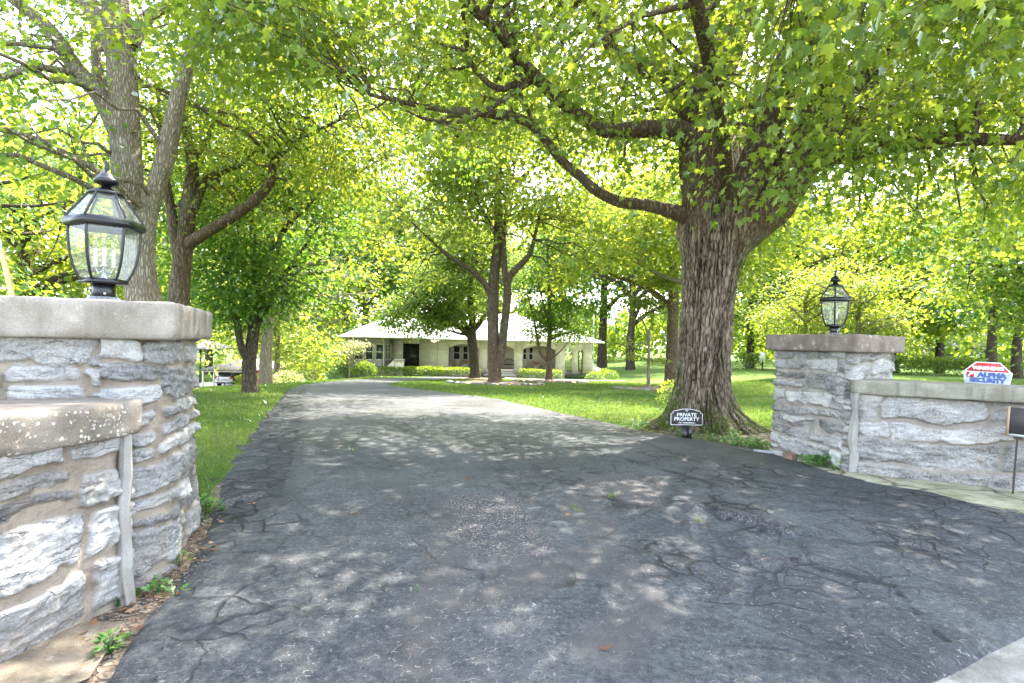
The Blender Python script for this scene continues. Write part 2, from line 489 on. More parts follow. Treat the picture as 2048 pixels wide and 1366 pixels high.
MAT['drive_far'] = mat_concrete('grey_paving', (0.17, 0.17, 0.175), (0.24, 0.24, 0.245), (0.33, 0.33, 0.335), 0.1)

def mat_flag():
    t = NT('flagstone_apron')
    p = t.pos()
    w = t.vadd(p, t.noisec(p, 2.5), 0.35)
    d = t.vor(w, 1.35, 'DISTANCE_TO_EDGE'); cc = t.n('TexVoronoi', i_Vector=w, i_Scale=1.35).outputs['Color']
    jn = t.ramp(d, [(0.0, 0.0), (0.035, 1.0)])
    v = t.math('ADD', t.noise(p, 5, 6, 0.65), t.math('MULTIPLY', t.n('SeparateColor', i_0=cc).outputs[0], 0.12))
    c = t.ramp(v, [(0.35, (0.17, 0.15, 0.09)), (0.55, (0.33, 0.31, 0.21)), (0.8, (0.50, 0.47, 0.36))])
    gr = t.ramp(t.noise(p, 2.2, 5), [(0.5, 0.0), (0.66, 1.0)])
    c = t.mix(t.math('MULTIPLY', gr, 0.5), c, (0.17, 0.19, 0.09))
    c = t.mix(jn, (0.055, 0.05, 0.035), c)
    t.set(Base_Color=c, Roughness=0.9, Normal=t.bump(t.math('ADD', jn, t.noise(p, 30, 5)), 0.6, 0.012))
    return t.m
MAT['flag'] = mat_flag()

def mat_asphalt():
    t = NT('sealed_asphalt')
    p = t.pos()
    worn = t.attr('worn'); brown = t.attr('brown'); seam = t.attr('seam'); gritty = t.attr('gritty'); far = t.attr('far'); tar = t.attr('tar'); cracky = t.attr('cracky')
    big = t.noise(p, 0.7, 5, 0.6); mid = t.noise(p, 6, 5, 0.65); fine = t.noise(p, 110, 5, 0.75)
    k = t.math('ADD', t.math('MULTIPLY', big, 0.40), t.math('ADD', t.math('MULTIPLY', mid, 0.3), t.math('MULTIPLY', fine, 0.42)))
    k = t.math('ADD', k, t.math('MULTIPLY', t.math('SUBTRACT', t.noise(p, 30, 6, 0.75), 0.5), 0.62))
    c = t.ramp(k, [(0.38, (0.016, 0.0185, 0.0225)), (0.52, (0.046, 0.050, 0.055)), (0.68, (0.108, 0.113, 0.115))])
    grn = t.ramp(t.noise(p, 0.45, 4), [(0.42, 0.0), (0.62, 1.0)])
    grn = t.math('MULTIPLY', grn, far)
    c = t.mix(t.math('MULTIPLY', grn, 0.75), c, t.ramp(k, [(0.34, (0.022, 0.0245, 0.022)), (0.7, (0.060, 0.063, 0.054))]))
    c = t.mix(t.math('MULTIPLY', brown, 0.9), c, t.ramp(t.math('ADD', t.math('MULTIPLY', fine, 0.6), t.math('MULTIPLY', mid, 0.45)), [(0.3, (0.034, 0.031, 0.033)), (0.7, (0.105, 0.096, 0.095))]))
    c = t.mix(t.math('MULTIPLY', tar, 0.8), c, t.mix(1.0, c, (0.42, 0.44, 0.48), 'MULTIPLY'))
    # pale aggregate flecks showing through the sealer: short curly streaks
    w = t.vadd(p, t.noisec(p, 9, 2), 0.09)
    fv = t.vor(t.map(w, (1, 1, 1)), 19, 'DISTANCE_TO_EDGE')
    fl = t.ramp(fv, [(0.0, 1.0), (0.06, 0.0)])
    fl = t.math('MULTIPLY', fl, t.ramp(t.noise(p, 26, 4, 0.7), [(0.525, 0.0), (0.60, 1.0)]))
    sp = t.ramp(t.vor(p, 120), [(0.12, 1.0), (0.24, 0.0)])
    spc = t.n('TexVoronoi', i_Vector=p, i_Scale=120.0).outputs['Color']
    sp = t.math('MULTIPLY', sp, t.ramp(t.n('SeparateColor', i_0=spc).outputs[0], [(0.58, 0.0), (0.68, 1.0)]))
    flk = t.math('MAXIMUM', t.math('MULTIPLY', fl, worn), t.math('MULTIPLY', sp, t.math('ADD', t.math('MULTIPLY', worn, 0.6), 0.22)))
    c = t.mix(t.math('MULTIPLY', flk, 0.85, True), c, (0.32, 0.305, 0.30))
    # gritty patches: loose stones
    gv = t.n('TexVoronoi', i_Vector=p, i_Scale=62.0)
    gc = t.ramp(t.n('SeparateColor', i_0=gv.outputs['Color']).outputs[0], [(0.0, (0.075, 0.065, 0.07)), (0.5, (0.17, 0.15, 0.155)), (0.8, (0.24, 0.22, 0.22)), (1.0, (0.38, 0.36, 0.35))])
    gc = t.mix(t.ramp(gv.outputs[0], [(0.3, 0.0), (0.6, 1.0)]), gc, (0.06, 0.052, 0.055))
    c = t.mix(gritty, c, gc)
    # cracks
    w2 = t.vadd(t.vadd(p, t.noisec(p, 1.6), 0.5), t.noisec(p, 11), 0.06)
    c1 = t.ramp(t.vor(w2, 0.85, 'DISTANCE_TO_EDGE'), [(0.0, 1.0), (0.009, 0.0)])
    c1 = t.math('MULTIPLY', c1, t.ramp(t.noise(p, 1.1, 4), [(0.50, 0.0), (0.62, 1.0)]))
    c2 = t.ramp(t.vor(w2, 3.3, 'DISTANCE_TO_EDGE'), [(0.0, 1.0), (0.02, 1.0), (0.062, 0.0)])
    c2 = t.math('MULTIPLY', c2, t.math('MAXIMUM', cracky, t.math('MULTIPLY', t.ramp(t.noise(p, 0.9, 3), [(0.50, 0.0), (0.64, 1.0)]), 0.75)))
    c3 = t.ramp(t.vor(w2, 9.0, 'DISTANCE_TO_EDGE'), [(0.0, 1.0), (0.06, 0.0)])
    c3 = t.math('MULTIPLY', c3, t.math('MULTIPLY', cracky, t.ramp(t.noise(p, 2.3, 3), [(0.46, 0.0), (0.6, 1.0)])))
    ck = t.math('MAXIMUM', t.math('MULTIPLY', c1, 0.75), t.math('MAXIMUM', t.math('MULTIPLY', c2, 0.9), t.math('MULTIPLY', c3, 0.8)))
    ck = t.math('MULTIPLY', ck, t.math('SUBTRACT', 1.0, gritty))
    ck = t.math('MAXIMUM', ck, t.math('MULTIPLY', seam, 0.8))
    c = t.mix(t.math('MULTIPLY', ck, 0.92), c, (0.012, 0.012, 0.013))
    h = t.math('ADD', t.math('MULTIPLY', fine, 0.5), t.math('MULTIPLY', flk, 0.25))
    h = t.math('ADD', h, t.math('MULTIPLY', t.math('MULTIPLY', t.math('SUBTRACT', 1.0, gv.outputs[0]), gritty), 1.2))
    h = t.math('SUBTRACT', h, t.math('MULTIPLY', ck, 1.6))
    rg = t.math('ADD', 0.62, t.math('MULTIPLY', mid, 0.3))
    t.set(Base_Color=c, Roughness=rg, Normal=t.bump(h, 0.9, 0.018))
    t.b.inputs['Specular IOR Level'].default_value = 0.3
    return t.m
MAT['asphalt'] = mat_asphalt()

def mat_lawn():
    t = NT('lawn_soil')
    p = t.pos()
    a = t.noise(p, 0.35, 5, 0.6); b = t.noise(p, 9, 6, 0.7); f = t.noise(p, 70, 4, 0.7)
    k = t.math('ADD', t.math('MULTIPLY', a, 0.5), t.math('ADD', t.math('MULTIPLY', b, 0.35), t.math('MULTIPLY', f, 0.25)))
    c = t.ramp(k, [(0.36, (0.04, 0.085, 0.018)), (0.52, (0.08, 0.145, 0.028)), (0.64, (0.135, 0.19, 0.04)), (0.8, (0.21, 0.23, 0.08))])
    t.set(Base_Color=c, Roughness=0.95, Normal=t.bump(t.math('ADD', f, b), 1.0, 0.04))
    t.b.inputs['Specular IOR Level'].default_value = 0.1
    return t.m
MAT['lawn'] = mat_lawn()

def mat_mulch(name, c0, c1, c2):
    t = NT(name)
    p = t.pos()
    w = t.vadd(p, t.noisec(p, 6), 0.2)
    v = t.n('TexVoronoi', i_Vector=t.map(w, (14, 30, 14), (0, 0, 0.6)), i_Scale=1.5)
    f = t.math('ADD', t.math('MULTIPLY', t.n('SeparateColor', i_0=v.outputs['Color']).outputs[0], 0.6), t.math('MULTIPLY', t.noise(p, 3, 4), 0.4))
    c = t.ramp(f, [(0.2, c0), (0.5, c1), (0.85, c2)])
    t.set(Base_Color=c, Roughness=0.95, Normal=t.bump(t.math('ADD', f, v.outputs[0]), 1.0, 0.03))
    return t.m
MAT['mulch'] = mat_mulch('bark_mulch', (0.11, 0.06, 0.04), (0.27, 0.165, 0.115), (0.46, 0.33, 0.25))
MAT['soil'] = mat_mulch('soil_litter', (0.05, 0.038, 0.028), (0.14, 0.10, 0.07), (0.29, 0.23, 0.17))

def mat_house_stone(name, c0, c1, c2, bw=0.55, bh=0.2, mort=(0.42, 0.38, 0.32)):
    t = NT(name)
    p = t.obj()
    sx = t.n('SeparateXYZ', i_0=p)
    u = t.math('ADD', sx.outputs[0], sx.outputs[1])
    cv = t.n('CombineXYZ', i_0=u, i_1=sx.outputs[2]).outputs[0]
    br = t.n('TexBrick', i_Vector=cv, i_Color1=(*c0, 1), i_Color2=(*c2, 1), i_Mortar=(*mort, 1), i_Scale=1.0, i_Mortar_Size=0.012, i_Brick_Width=bw, i_Row_Height=bh)
    br.offset = 0.43; br.squash = 0.7; br.squash_frequency = 3
    f = t.noise(p, 1.6, 5, 0.6)
    c = t.mix(0.45, br.outputs[0], t.ramp(f, [(0.3, c0), (0.5, c1), (0.7, c2)]))
    t.set(Base_Color=c, Roughness=0.9, Normal=t.bump(t.math('ADD', t.math('MULTIPLY', br.outputs[1], -1.0), t.math('MULTIPLY', t.noise(p, 14, 4), 0.6)), 0.6, 0.03))
    return t.m
MAT['house_stone'] = mat_house_stone('house_stone', (0.56, 0.48, 0.38), (0.69, 0.61, 0.50), (0.78, 0.72, 0.62))
MAT['house_brick'] = mat_house_stone('porch_brick', (0.34, 0.2, 0.13), (0.42, 0.29, 0.2), (0.5, 0.38, 0.28), 0.24, 0.09)
def mat_roof(name, c0, c1):
    t = NT(name)
    p = t.obj()
    f = t.noise(p, 1.2, 5, 0.6)
    rows = t.n('TexWave', wave_type='BANDS', bands_direction='Z', i_Vector=p, i_Scale=2.3, i_Distortion=0.6, i_Detail=2.0).outputs[1]
    k = t.math('ADD', t.math('MULTIPLY', f, 0.7), t.math('MULTIPLY', rows, 0.25))
    t.set(Base_Color=t.ramp(k, [(0.3, c0), (0.75, c1)]), Roughness=0.7, Normal=t.bump(rows, 0.4, 0.02))
    return t.m
MAT['roof'] = mat_roof('pale_shingle', (0.52, 0.51, 0.49), (0.66, 0.65, 0.63))
MAT['roof_grey'] = mat_roof('grey_shingle', (0.055, 0.052, 0.05), (0.095, 0.09, 0.088))
MAT['siding'] = plain('grey_siding', (0.27, 0.26, 0.25), 0.7, 0, 0.08, 2)
MAT['trim'] = plain('cream_trim', (0.66, 0.62, 0.52), 0.55, 0, 0.06, 3)
MAT['white'] = plain('white_paint', (0.78, 0.77, 0.73), 0.5, 0, 0.05, 3)
MAT['black_metal'] = plain('black_enamel', (0.0045, 0.005, 0.0065), 0.32, 0.0, 0.25, 20)
MAT['iron'] = plain('wrought_iron', (0.02, 0.02, 0.022), 0.5, 0.2, 0.2, 10)
MAT['pewter'] = plain('bare_aluminium', (0.48, 0.49, 0.51), 0.42, 0.7, 0.15, 30)
MAT['screw'] = plain('steel_screw', (0.6, 0.6, 0.6), 0.3, 1.0, 0.05, 30)
MAT['candle'] = plain('ivory_sleeve', (0.62, 0.56, 0.44), 0.5, 0, 0.06, 20)
MAT['dark_wood'] = plain('dark_wood', (0.035, 0.028, 0.024), 0.6, 0, 0.3, 12)
MAT['slate_board'] = plain('slate_board', (0.05, 0.042, 0.043), 0.55, 0, 0.3, 25, 0.3)
MAT['rust'] = plain('rusty_steel', (0.075, 0.055, 0.045), 0.8, 0.3, 0.35, 25, 0.3)
MAT['tan_wood'] = plain('tan_wood', (0.36, 0.25, 0.15), 0.7, 0, 0.25, 14, 0.2)
MAT['brown_box'] = plain('brown_plastic', (0.21, 0.125, 0.095), 0.55, 0, 0.12, 12)
MAT['conduit'] = plain('grey_conduit', (0.27, 0.27, 0.28), 0.5, 0, 0.15, 12)
MAT['terracotta'] = plain('terracotta_flowers', (0.45, 0.18, 0.13), 0.8, 0, 0.3, 14)
MAT['porch'] = plain('porch_slab', (0.42, 0.39, 0.37), 0.8, 0, 0.1, 3)
MAT['shade_board'] = plain('porch_ceiling', (0.45, 0.42, 0.37), 0.8, 0, 0.05, 3)
MAT['sign_black'] = plain('sign_black', (0.05, 0.042, 0.046), 0.5, 0, 0.15, 30)
MAT['sign_white'] = plain('sign_white', (0.80, 0.79, 0.78), 0.5, 0, 0.03, 10)
MAT['sign_red'] = plain('sign_red', (0.50, 0.045, 0.05), 0.45, 0, 0.06, 10)
MAT['sign_blue'] = plain('sign_blue', (0.05, 0.085, 0.26), 0.45, 0, 0.06, 10)
MAT['sign_pale'] = plain('sign_pale_blue', (0.58, 0.66, 0.78), 0.45, 0, 0.03, 10)
MAT['silver_paint'] = plain('silver_car_paint', (0.42, 0.42, 0.44), 0.25, 0.6, 0.04, 4)
MAT['red_paint'] = plain('red_car_paint', (0.4, 0.03, 0.025), 0.25, 0.0, 0.04, 4)
MAT['rubber'] = plain('tyre_rubber', (0.02, 0.02, 0.02), 0.85, 0, 0.2, 12)
MAT['tail_red'] = plain('tail_light_red', (0.45, 0.02, 0.02), 0.2, 0, 0.04, 8)
MAT['yellow_guard'] = plain('faded_yellow_plastic', (0.55, 0.36, 0.15), 0.6, 0, 0.12, 14)
MAT['stone_grey'] = plain('edging_stone', (0.20, 0.18, 0.16), 0.9, 0, 0.35, 6, 0.5)
def mat_glass(name, tint, refl=1.0, base=0.04, haze=0.0):
    t = NT(name)
    tr = t.n('BsdfTransparent', i_Color=(*tint, 1)); gl = t.n('BsdfGlossy', i_Roughness=0.03, i_Color=(1, 1, 1, 1))
    f = t.n('LayerWeight', i_Blend=0.5).outputs['Facing']
    f = t.math('MULTIPLY', t.math('POWER', f, 4.0), refl)
    f = t.math('ADD', f, base, True)
    m = t.n('MixShader', i_0=f, i_1=tr.outputs[0], i_2=gl.outputs[0])
    if haze:  # pale diffuse film: the panes' hazy reflections put into their colour
        df = t.n('BsdfDiffuse', i_Color=(0.62, 0.62, 0.58, 1)); tl = t.n('BsdfTranslucent', i_Color=(0.62, 0.62, 0.58, 1))
        dm = t.n('MixShader', i_0=0.5, i_1=df.outputs[0], i_2=tl.outputs[0])
        dk = t.math('MULTIPLY', t.ramp(t.noise(t.obj(), 14, 4, 0.65), [(0.3, 0.55), (0.75, 1.0)]), haze)
        m = t.n('MixShader', i_0=dk, i_1=m.outputs[0], i_2=dm.outputs[0])
    t.t.links.new(m.outputs[0], t.out.inputs[0]); t.t.nodes.remove(t.b)
    return t.m
MAT['lamp_glass'] = mat_glass('lantern_glass', (0.95, 0.97, 0.95), 0.5, 0.05, 0.16)
def mat_window():
    t = NT('window_glass')
    t.set(Base_Color=(0.03, 0.035, 0.035, 1), Roughness=0.06, Specular_IOR_Level=0.9)
    return t.m
MAT['window'] = mat_window()
# ================================================================== THE SETTING
def in_poly(x, y, poly):
    x = np.asarray(x); y = np.asarray(y); r = np.zeros(x.shape, bool)
    n = len(poly)
    for i in range(n):
        x0, y0 = poly[i][:2]; x1, y1 = poly[(i + 1) % n][:2]
        if y0 == y1: continue
        c = ((y0 > y) != (y1 > y)) & (x < (x1 - x0) * (y - y0) / (y1 - y0) + x0)
        r ^= c
    return r

def seg_dist(x, y, pts):
    d = np.full(np.shape(x), 1e9)
    for (ax, ay), (bx, by) in zip(pts[:-1], pts[1:]):
        vx, vy = bx - ax, by - ay
        t = np.clip(((x - ax) * vx + (y - ay) * vy) / (vx * vx + vy * vy + 1e-12), 0, 1)
        d = np.minimum(d, np.hypot(x - ax - t * vx, y - ay - t * vy))
    return d

def PX(*pp): return [tuple(G(*p)[:2]) for p in pp]

# ground: one sheet to the horizon
def axis(lo, hi, fine_lo, fine_hi, step):
    a = list(np.arange(fine_lo, fine_hi + 1e-6, step))
    s = step; v = fine_hi
    while v < hi: s *= 1.25; v += s; a.append(v)
    s = step; v = fine_lo
    while v > lo: s *= 1.25; v -= s; a.insert(0, v)
    return np.array(a)
gx = axis(-420, 420, -34, 40, 0.5); gy = axis(-120, 420, -4, 62, 0.4)
GX, GY = np.meshgrid(gx, gy)
GZ = zg(GX, GY)
def grid_faces(nx, ny):
    i = np.arange(ny - 1)[:, None] * nx + np.arange(nx - 1)[None, :]
    return np.stack((i, i + 1, i + nx + 1, i + nx), -1).reshape(-1, 4)
ground = np_obj('ground', np.stack((GX, GY, GZ), -1).reshape(-1, 3), [grid_faces(len(gx), len(gy))], MAT['lawn'], smooth=True)
props(ground, kind='structure')

# driveway outline
D_left = [(-2.6, 0.25), (-2.2, 1.4)] + PX((197, 1364), (232, 1300), (270, 1244), (327, 1190), (369, 1123), (403, 1063), (426, 1019), (436, 965), (520, 850), (575, 783), (600, 772), (640, 766), (690, 761), (800, 756), (940, 751), (1060, 748), (1195, 746))
D_right = PX((1195, 750.5), (1060, 752), (990, 753), (940, 756), (860, 760), (800, 764), (772, 769), (790, 774), (850, 781), (1000, 800), (1100, 823), (1300, 868), (1420, 887), (1540, 908), (1600, 930), (1690, 957), (2048, 1036)) + [(5.6, 4.3), (6.6, 4.0)]
D_near = [(6.0, 4.5 - 0.02), (2.57, 2.76), (1.70, 2.32), (0.6, 1.77), (-0.8, 1.1)]
D_near[0] = (5.9, 4.15)
D_right = D_right[:-2] + [(5.2, 4.42)]
D_near = [(4.6, 3.72), (2.62, 2.70), (1.76, 2.26), (0.6, 1.70), (-0.8, 1.05)]
outline = D_left + D_right + D_near
def densify(poly):
    out = []
    n = len(poly)
    for i in range(n):
        a = np.array(poly[i]); b = np.array(poly[(i + 1) % n])
        L = np.linalg.norm(b - a); st = np.clip(0.012 * min(a[1], b[1]), 0.04, 0.5)
        k = max(1, int(L / st))
        for j in range(k): out.append(a + (b - a) * j / k)
    P = np.array(out)
    am = np.clip(0.010 * P[:, 1] + 0.02, 0.025, 0.07)
    P[:, 0] += am * fbm(P[:, 0] * 3.2, P[:, 1] * 3.2, 0, 4, 3)
    P[:, 1] += am * fbm(P[:, 0] * 3.2, P[:, 1] * 3.2, 9, 4, 4)
    return P
DRIVE = densify(outline)
rng = np.random.default_rng(5)
ip = []
y = 0.4
while y < 46:
    st = np.clip(0.0062 * y, 0.024, 0.6)
    xs = np.arange(-9.5, 8.5, st)
    ip.append(np.column_stack((xs + rng.uniform(-.25, .25, len(xs)) * st, np.full(len(xs), y) + rng.uniform(-.25, .25, len(xs)) * st)))
    y += st * (1 if y < 7 else 1.6)
ip = np.vstack(ip)
ip = ip[in_poly(ip[:, 0], ip[:, 1], DRIVE)]
nb = len(DRIVE)
allp = [Vector(p) for p in DRIVE] + [Vector(p) for p in ip]
dv, de, df, *_ = geometry.delaunay_2d_cdt(allp, [(i, (i + 1) % nb) for i in range(nb)], [], 1, 1e-5)
dv = np.array([tuple(v) for v in dv])
df = np.array([f for f in df if len(f) == 3], dtype=np.int32)
X, Y = dv[:, 0], dv[:, 1]
n1 = fbm(X * 2.1, Y * 2.1, 0, 5, 11); n2 = fbm(X * 7, Y * 7, 0, 4, 12)
def blob(px, py, rxp, ryp, soft=0.25):
    """elliptical patch on the drive given where its rim falls"""
    c = G(px, py); rx = abs(G(px + rxp, py)[0] - c[0]); ry = abs(G(px, py - ryp)[1] - G(px, py + ryp)[1]) / 2
    q = np.hypot((X - c[0]) / rx, (Y - c[1]) / ry) + 0.36 * n1 + 0.14 * n2
    return 1 - sstep(1 - soft, 1 + soft * 0.3, q), q
g1, q1 = blob(975, 1040, 100, 58, .2)
g1b, q1b = blob(1040, 1095, 80, 40, .5)
g2, q2 = blob(1240, 980, 92, 32, .08)
g3, q3 = blob(1480, 1075, 95, 60, .15)
gritty = np.clip(g1 * (0.55 + 0.6 * sstep(-.3, .3, n2 + n1)) + 0.6 * g1b * sstep(-.1, .4, n2), 0, 1)
gritty = np.maximum(gritty, 0.40 * g2)
rim3 = np.exp(-((q3 - 1) / 0.16) ** 2) * sstep(-0.4, 0.3, n1)
leftlip = seg_dist(X, Y, PX((430, 1030), (470, 1010), (515, 1000)))
lip = (1 - sstep(0.02, 0.14, leftlip + 0.05 * n2))
gritty = np.maximum(gritty, np.maximum(0.7 * rim3, 0.85 * lip))
strip_edge = PX((612, 776), (600, 850), (575, 960), (555, 1015))
cr1 = [PX((590, 912), (680, 916), (780, 905), (860, 898), (960, 868), (1060, 858), (1190, 868), (1290, 870)),
       PX((770, 845), (850, 868), (940, 866), (1000, 885), (1060, 930), (1090, 965)),
       PX((680, 918), (740, 940), (800, 948)), PX((690, 935), (640, 965), (590, 1000)),
       PX((1000, 815), (1120, 835), (1210, 862)),
       PX((590, 870), (640, 890), (690, 935))]
cr2 = [PX((1110, 880), (1180, 900), (1290, 935), (1400, 965), (1500, 1000)), PX((1190, 890), (1290, 890), (1400, 930), (1480, 960), (1620, 985)),
       PX((1390, 1015), (1470, 1040), (1560, 1068), (1700, 1092), (1860, 1110), (2048, 1135)), PX((1440, 1080), (1560, 1130), (1700, 1160), (1780, 1180), (1880, 1290)),
       PX((1010, 900), (1000, 960), (1050, 1000), (1120, 1030)), PX((1560, 985), (1640, 1005), (1760, 1020)), PX((1330, 1010), (1390, 1030), (1460, 1110))]
wob = 0.035 * n2 + 0.02 * fbm(X * 18, Y * 18, 0, 3, 15)
seam = np.zeros(len(X))
def add_seam(pts, w, k):
    global seam
    d = np.abs(seg_dist(X, Y, pts) + 0 * wob + 0.0)
    d = np.abs(d + wob * 0.9)
    ww = np.maximum(w, 0.0028 * Y)
    seam = np.maximum(seam, k * (1 - sstep(ww * 0.35, ww, d)))
for c in cr1: add_seam(c, 0.055, 0.45)
for c in cr2: add_seam(c, 0.040, 1.0)
seam *= 0.55 + 0.45 * sstep(-.3, .3, n1)
seam = np.maximum(seam, 0.95 * np.exp(-((q2 - 1.0) / 0.075) ** 2) * sstep(-.7, .1, n1 + n2))
left_of = in_poly(X, Y, PX((575, 776), (612, 776), (600, 850), (575, 960), (555, 1015), (500, 1040), (380, 1080), (380, 960), (500, 820)))
worn = sstep(7.5, 3.2, Y + 0.9 * n1) * sstep(-2.6, -1.2, X) * (0.65 + 0.5 * n1)
strips = np.minimum(seg_dist(X, Y, PX((905, 1010), (885, 1120), (850, 1250), (835, 1366))), seg_dist(X, Y, PX((1150, 1010), (1240, 1110), (1280, 1230), (1210, 1300))))
strips = np.minimum(strips, seg_dist(X, Y, PX((860, 1240), (1050, 1180), (1180, 1120))))
brown = np.clip((1 - sstep(0.07, 0.2, strips + 0.06 * n1)) * 0.85 + g2 * 1.0 + 0.7 * g1b + 0.2 * sstep(.35, .75, n1), 0, 1)
brown = np.maximum(brown, 0.5 * left_of * sstep(-.1, .5, n1))
crackz = np.maximum(sstep(0.3, 1.2, X) * sstep(8.6, 6.4, Y) * sstep(2.4, 4.2, Y) * (0.55 + 0.6 * n1), left_of * 0.75)
crackz = (1.15 + 0.5 * n1) * np.maximum(crackz, 0.6 * np.exp(-(seg_dist(X, Y, cr1[1]) / 0.6) ** 2))
tar = np.clip(left_of * (0.75 + 0.5 * n1) + 0.7 * np.exp(-(seg_dist(X, Y, strip_edge) / 0.12) ** 2) + 0.5 * sstep(.1, .6, vnoise(X * .9 + 3, Y * .9, 0, 61)) * sstep(5.5, 3.5, Y) + 0.45 * sstep(.8, 1.6, X) * sstep(7, 5.5, Y) * sstep(-.1, .5, n1), 0, 1)
farm = sstep(4.6, 8.0, Y) * (1 - 0.9 * left_of)
Z = zg(X, Y) + 0.028 + 0.004 * n1 + left_of * 0.012 * n2
Z += -0.013 * g2 * sstep(1.05, 0.8, q2) - 0.010 * g1 + 0.012 * gritty * np.abs(n2) + 0.035 * rim3 - 0.02 * (q3 < 1) * g3 + 0.02 * lip - 0.01 * seam
edge_d = np.minimum(seg_dist(X, Y, D_left[1:]), seg_dist(X, Y, D_near[::-1]))
Z -= 0.035 * (1 - sstep(0.0, 0.10, edge_d)) * sstep(9, 5, Y)
driveway = np_obj('driveway', np.column_stack((X, Y, Z)), [df], MAT['asphalt'],
                  attrs=dict(worn=np.clip(worn, 0, 1), brown=brown, seam=np.clip(seam, 0, 1), gritty=gritty, far=farm, tar=tar, cracky=np.clip(crackz, 0, 1)), smooth=True)
props(driveway, kind='structure')

def sheet(name, poly, mat, lift=0.004, kind='structure', step=0.35, hump=0.0):
    """a ground-hugging sheet filled with a triangulated grid"""
    poly = [np.array(p[:2], float) for p in poly]
    P = []
    for i in range(len(poly)):
        a, b = poly[i], poly[(i + 1) % len(poly)]
        k = max(1, int(np.linalg.norm(b - a) / step))
        P += [a + (b - a) * j / k for j in range(k)]
    P = np.array(P); lo, hi = P.min(0), P.max(0)
    xs = np.arange(lo[0], hi[0], step); ys = np.arange(lo[1], hi[1], step)
    g = np.stack(np.meshgrid(xs, ys), -1).reshape(-1, 2)
    if len(g):
        g = g + rng.uniform(-.2, .2, g.shape) * step
        g = g[in_poly(g[:, 0], g[:, 1], P)]
    n = len(P)
    v, e, f, *_ = geometry.delaunay_2d_cdt([Vector(p) for p in P] + [Vector(p) for p in g], [(i, (i + 1) % n) for i in range(n)], [], 1, 1e-5)
    v = np.array([tuple(q) for q in v]); f = np.array([q for q in f if len(q) == 3], np.int32)
    z = zg(v[:, 0], v[:, 1]) + lift
    if hump:
        d = seg_dist(v[:, 0], v[:, 1], [tuple(p) for p in P] + [tuple(P[0])])
        z = z + hump * sstep(0, 1.6, d) + 0.02 * fbm(v[:, 0] * 3, v[:, 1] * 3, 0, 3, 8)
    return props(np_obj(name, np.column_stack((v, z)), [f], mat, smooth=True), kind=kind)

# street edge and gutter behind the drive
sheet('street', [(-9, -2.2), (-0.9, 1.08), (0.6, 1.74), (1.76, 2.30), (2.62, 2.74), (4.6, 3.75), (9, 6.1), (16, 6.5), (16, -9), (-9, -9)], MAT['street'], 0.004, step=0.4)
# flagstone apron in front of the right wall
sheet('stone_apron', PX((1600, 926), (1660, 915), (1705, 925)) + [(4.1, 6.5), (5.4, 5.62), (7.2, 4.3), (6.6, 3.6)] + PX((2048, 1040), (1690, 960)), MAT['flag'], 0.016, step=0.2)
# soil strips
sheet('soil_strip', [(-2.62, 0.6), (-2.55, 1.4), (-2.2, 2.3), (-1.95, 2.9), (-2.05, 3.3), (-2.45, 4.3), (-2.75, 5.2)] + PX((500, 955), (470, 1019), (450, 1063), (415, 1123), (375, 1190), (320, 1244), (280, 1300), (245, 1364)) + [(-2.1, 1.4), (-2.3, 0.6)], MAT['soil'], 0.006, step=0.2)
sheet('footing', [(-2.5, 0.7), (-2.38, 1.5), (-2.12, 2.35), (-2.0, 2.62)] + PX((250, 1255), (215, 1310), (180, 1366)) + [(-2.1, 1.4), (-2.25, 0.7)], MAT['footing'], 0.022, step=0.15)
sheet('soil_bed', PX((1270, 850), (1330, 868), (1420, 884), (1540, 905), (1600, 926), (1690, 950), (1705, 925)) + [(3.9, 7.2), (4.6, 9.5), (5.2, 10.6), (4.2, 11.4), (2.9, 11.2), (2.3, 10.6)], MAT['soil'], 0.006, step=0.3)
# paved court before the far carport
sheet('carport_drive', [(-34, 36), (-17.5, 33.5), (-14.5, 39), (-13.5, 48), (-15, 58), (-36, 60)], MAT['drive_far'], 0.03, step=1.2)
# walk in front of the house
sheet('garden_walk', [(-0.6, 45.2), (9.5, 45.2), (9.5, 47.3), (3.8, 47.3), (3.5, 46.2), (0.6, 46.2), (0.5, 48.2), (-0.5, 48.2)], MAT['porch'], 0.03, step=0.6)

def ellipse(cx, cy, rx, ry, n=36, rot=0):
    return [(cx + rx * math.cos(a) * math.cos(rot) - ry * math.sin(a) * math.sin(rot), cy + rx * math.cos(a) * math.sin(rot) + ry * math.sin(a) * math.cos(rot)) for a in np.linspace(0, 2 * math.pi, n, endpoint=False)]
BEDS = [(-0.95, 32.4, 2.75, 2.3), (2.75, 39.0, 2.6, 2.4), (7.6, 28.8, 2.1, 1.9), (-2.7, 42.0, 2.0, 1.3)]
for b in BEDS:
    sheet('mulch_bed', ellipse(*b), MAT['mulch'], 0.01, step=0.4, hump=0.16)

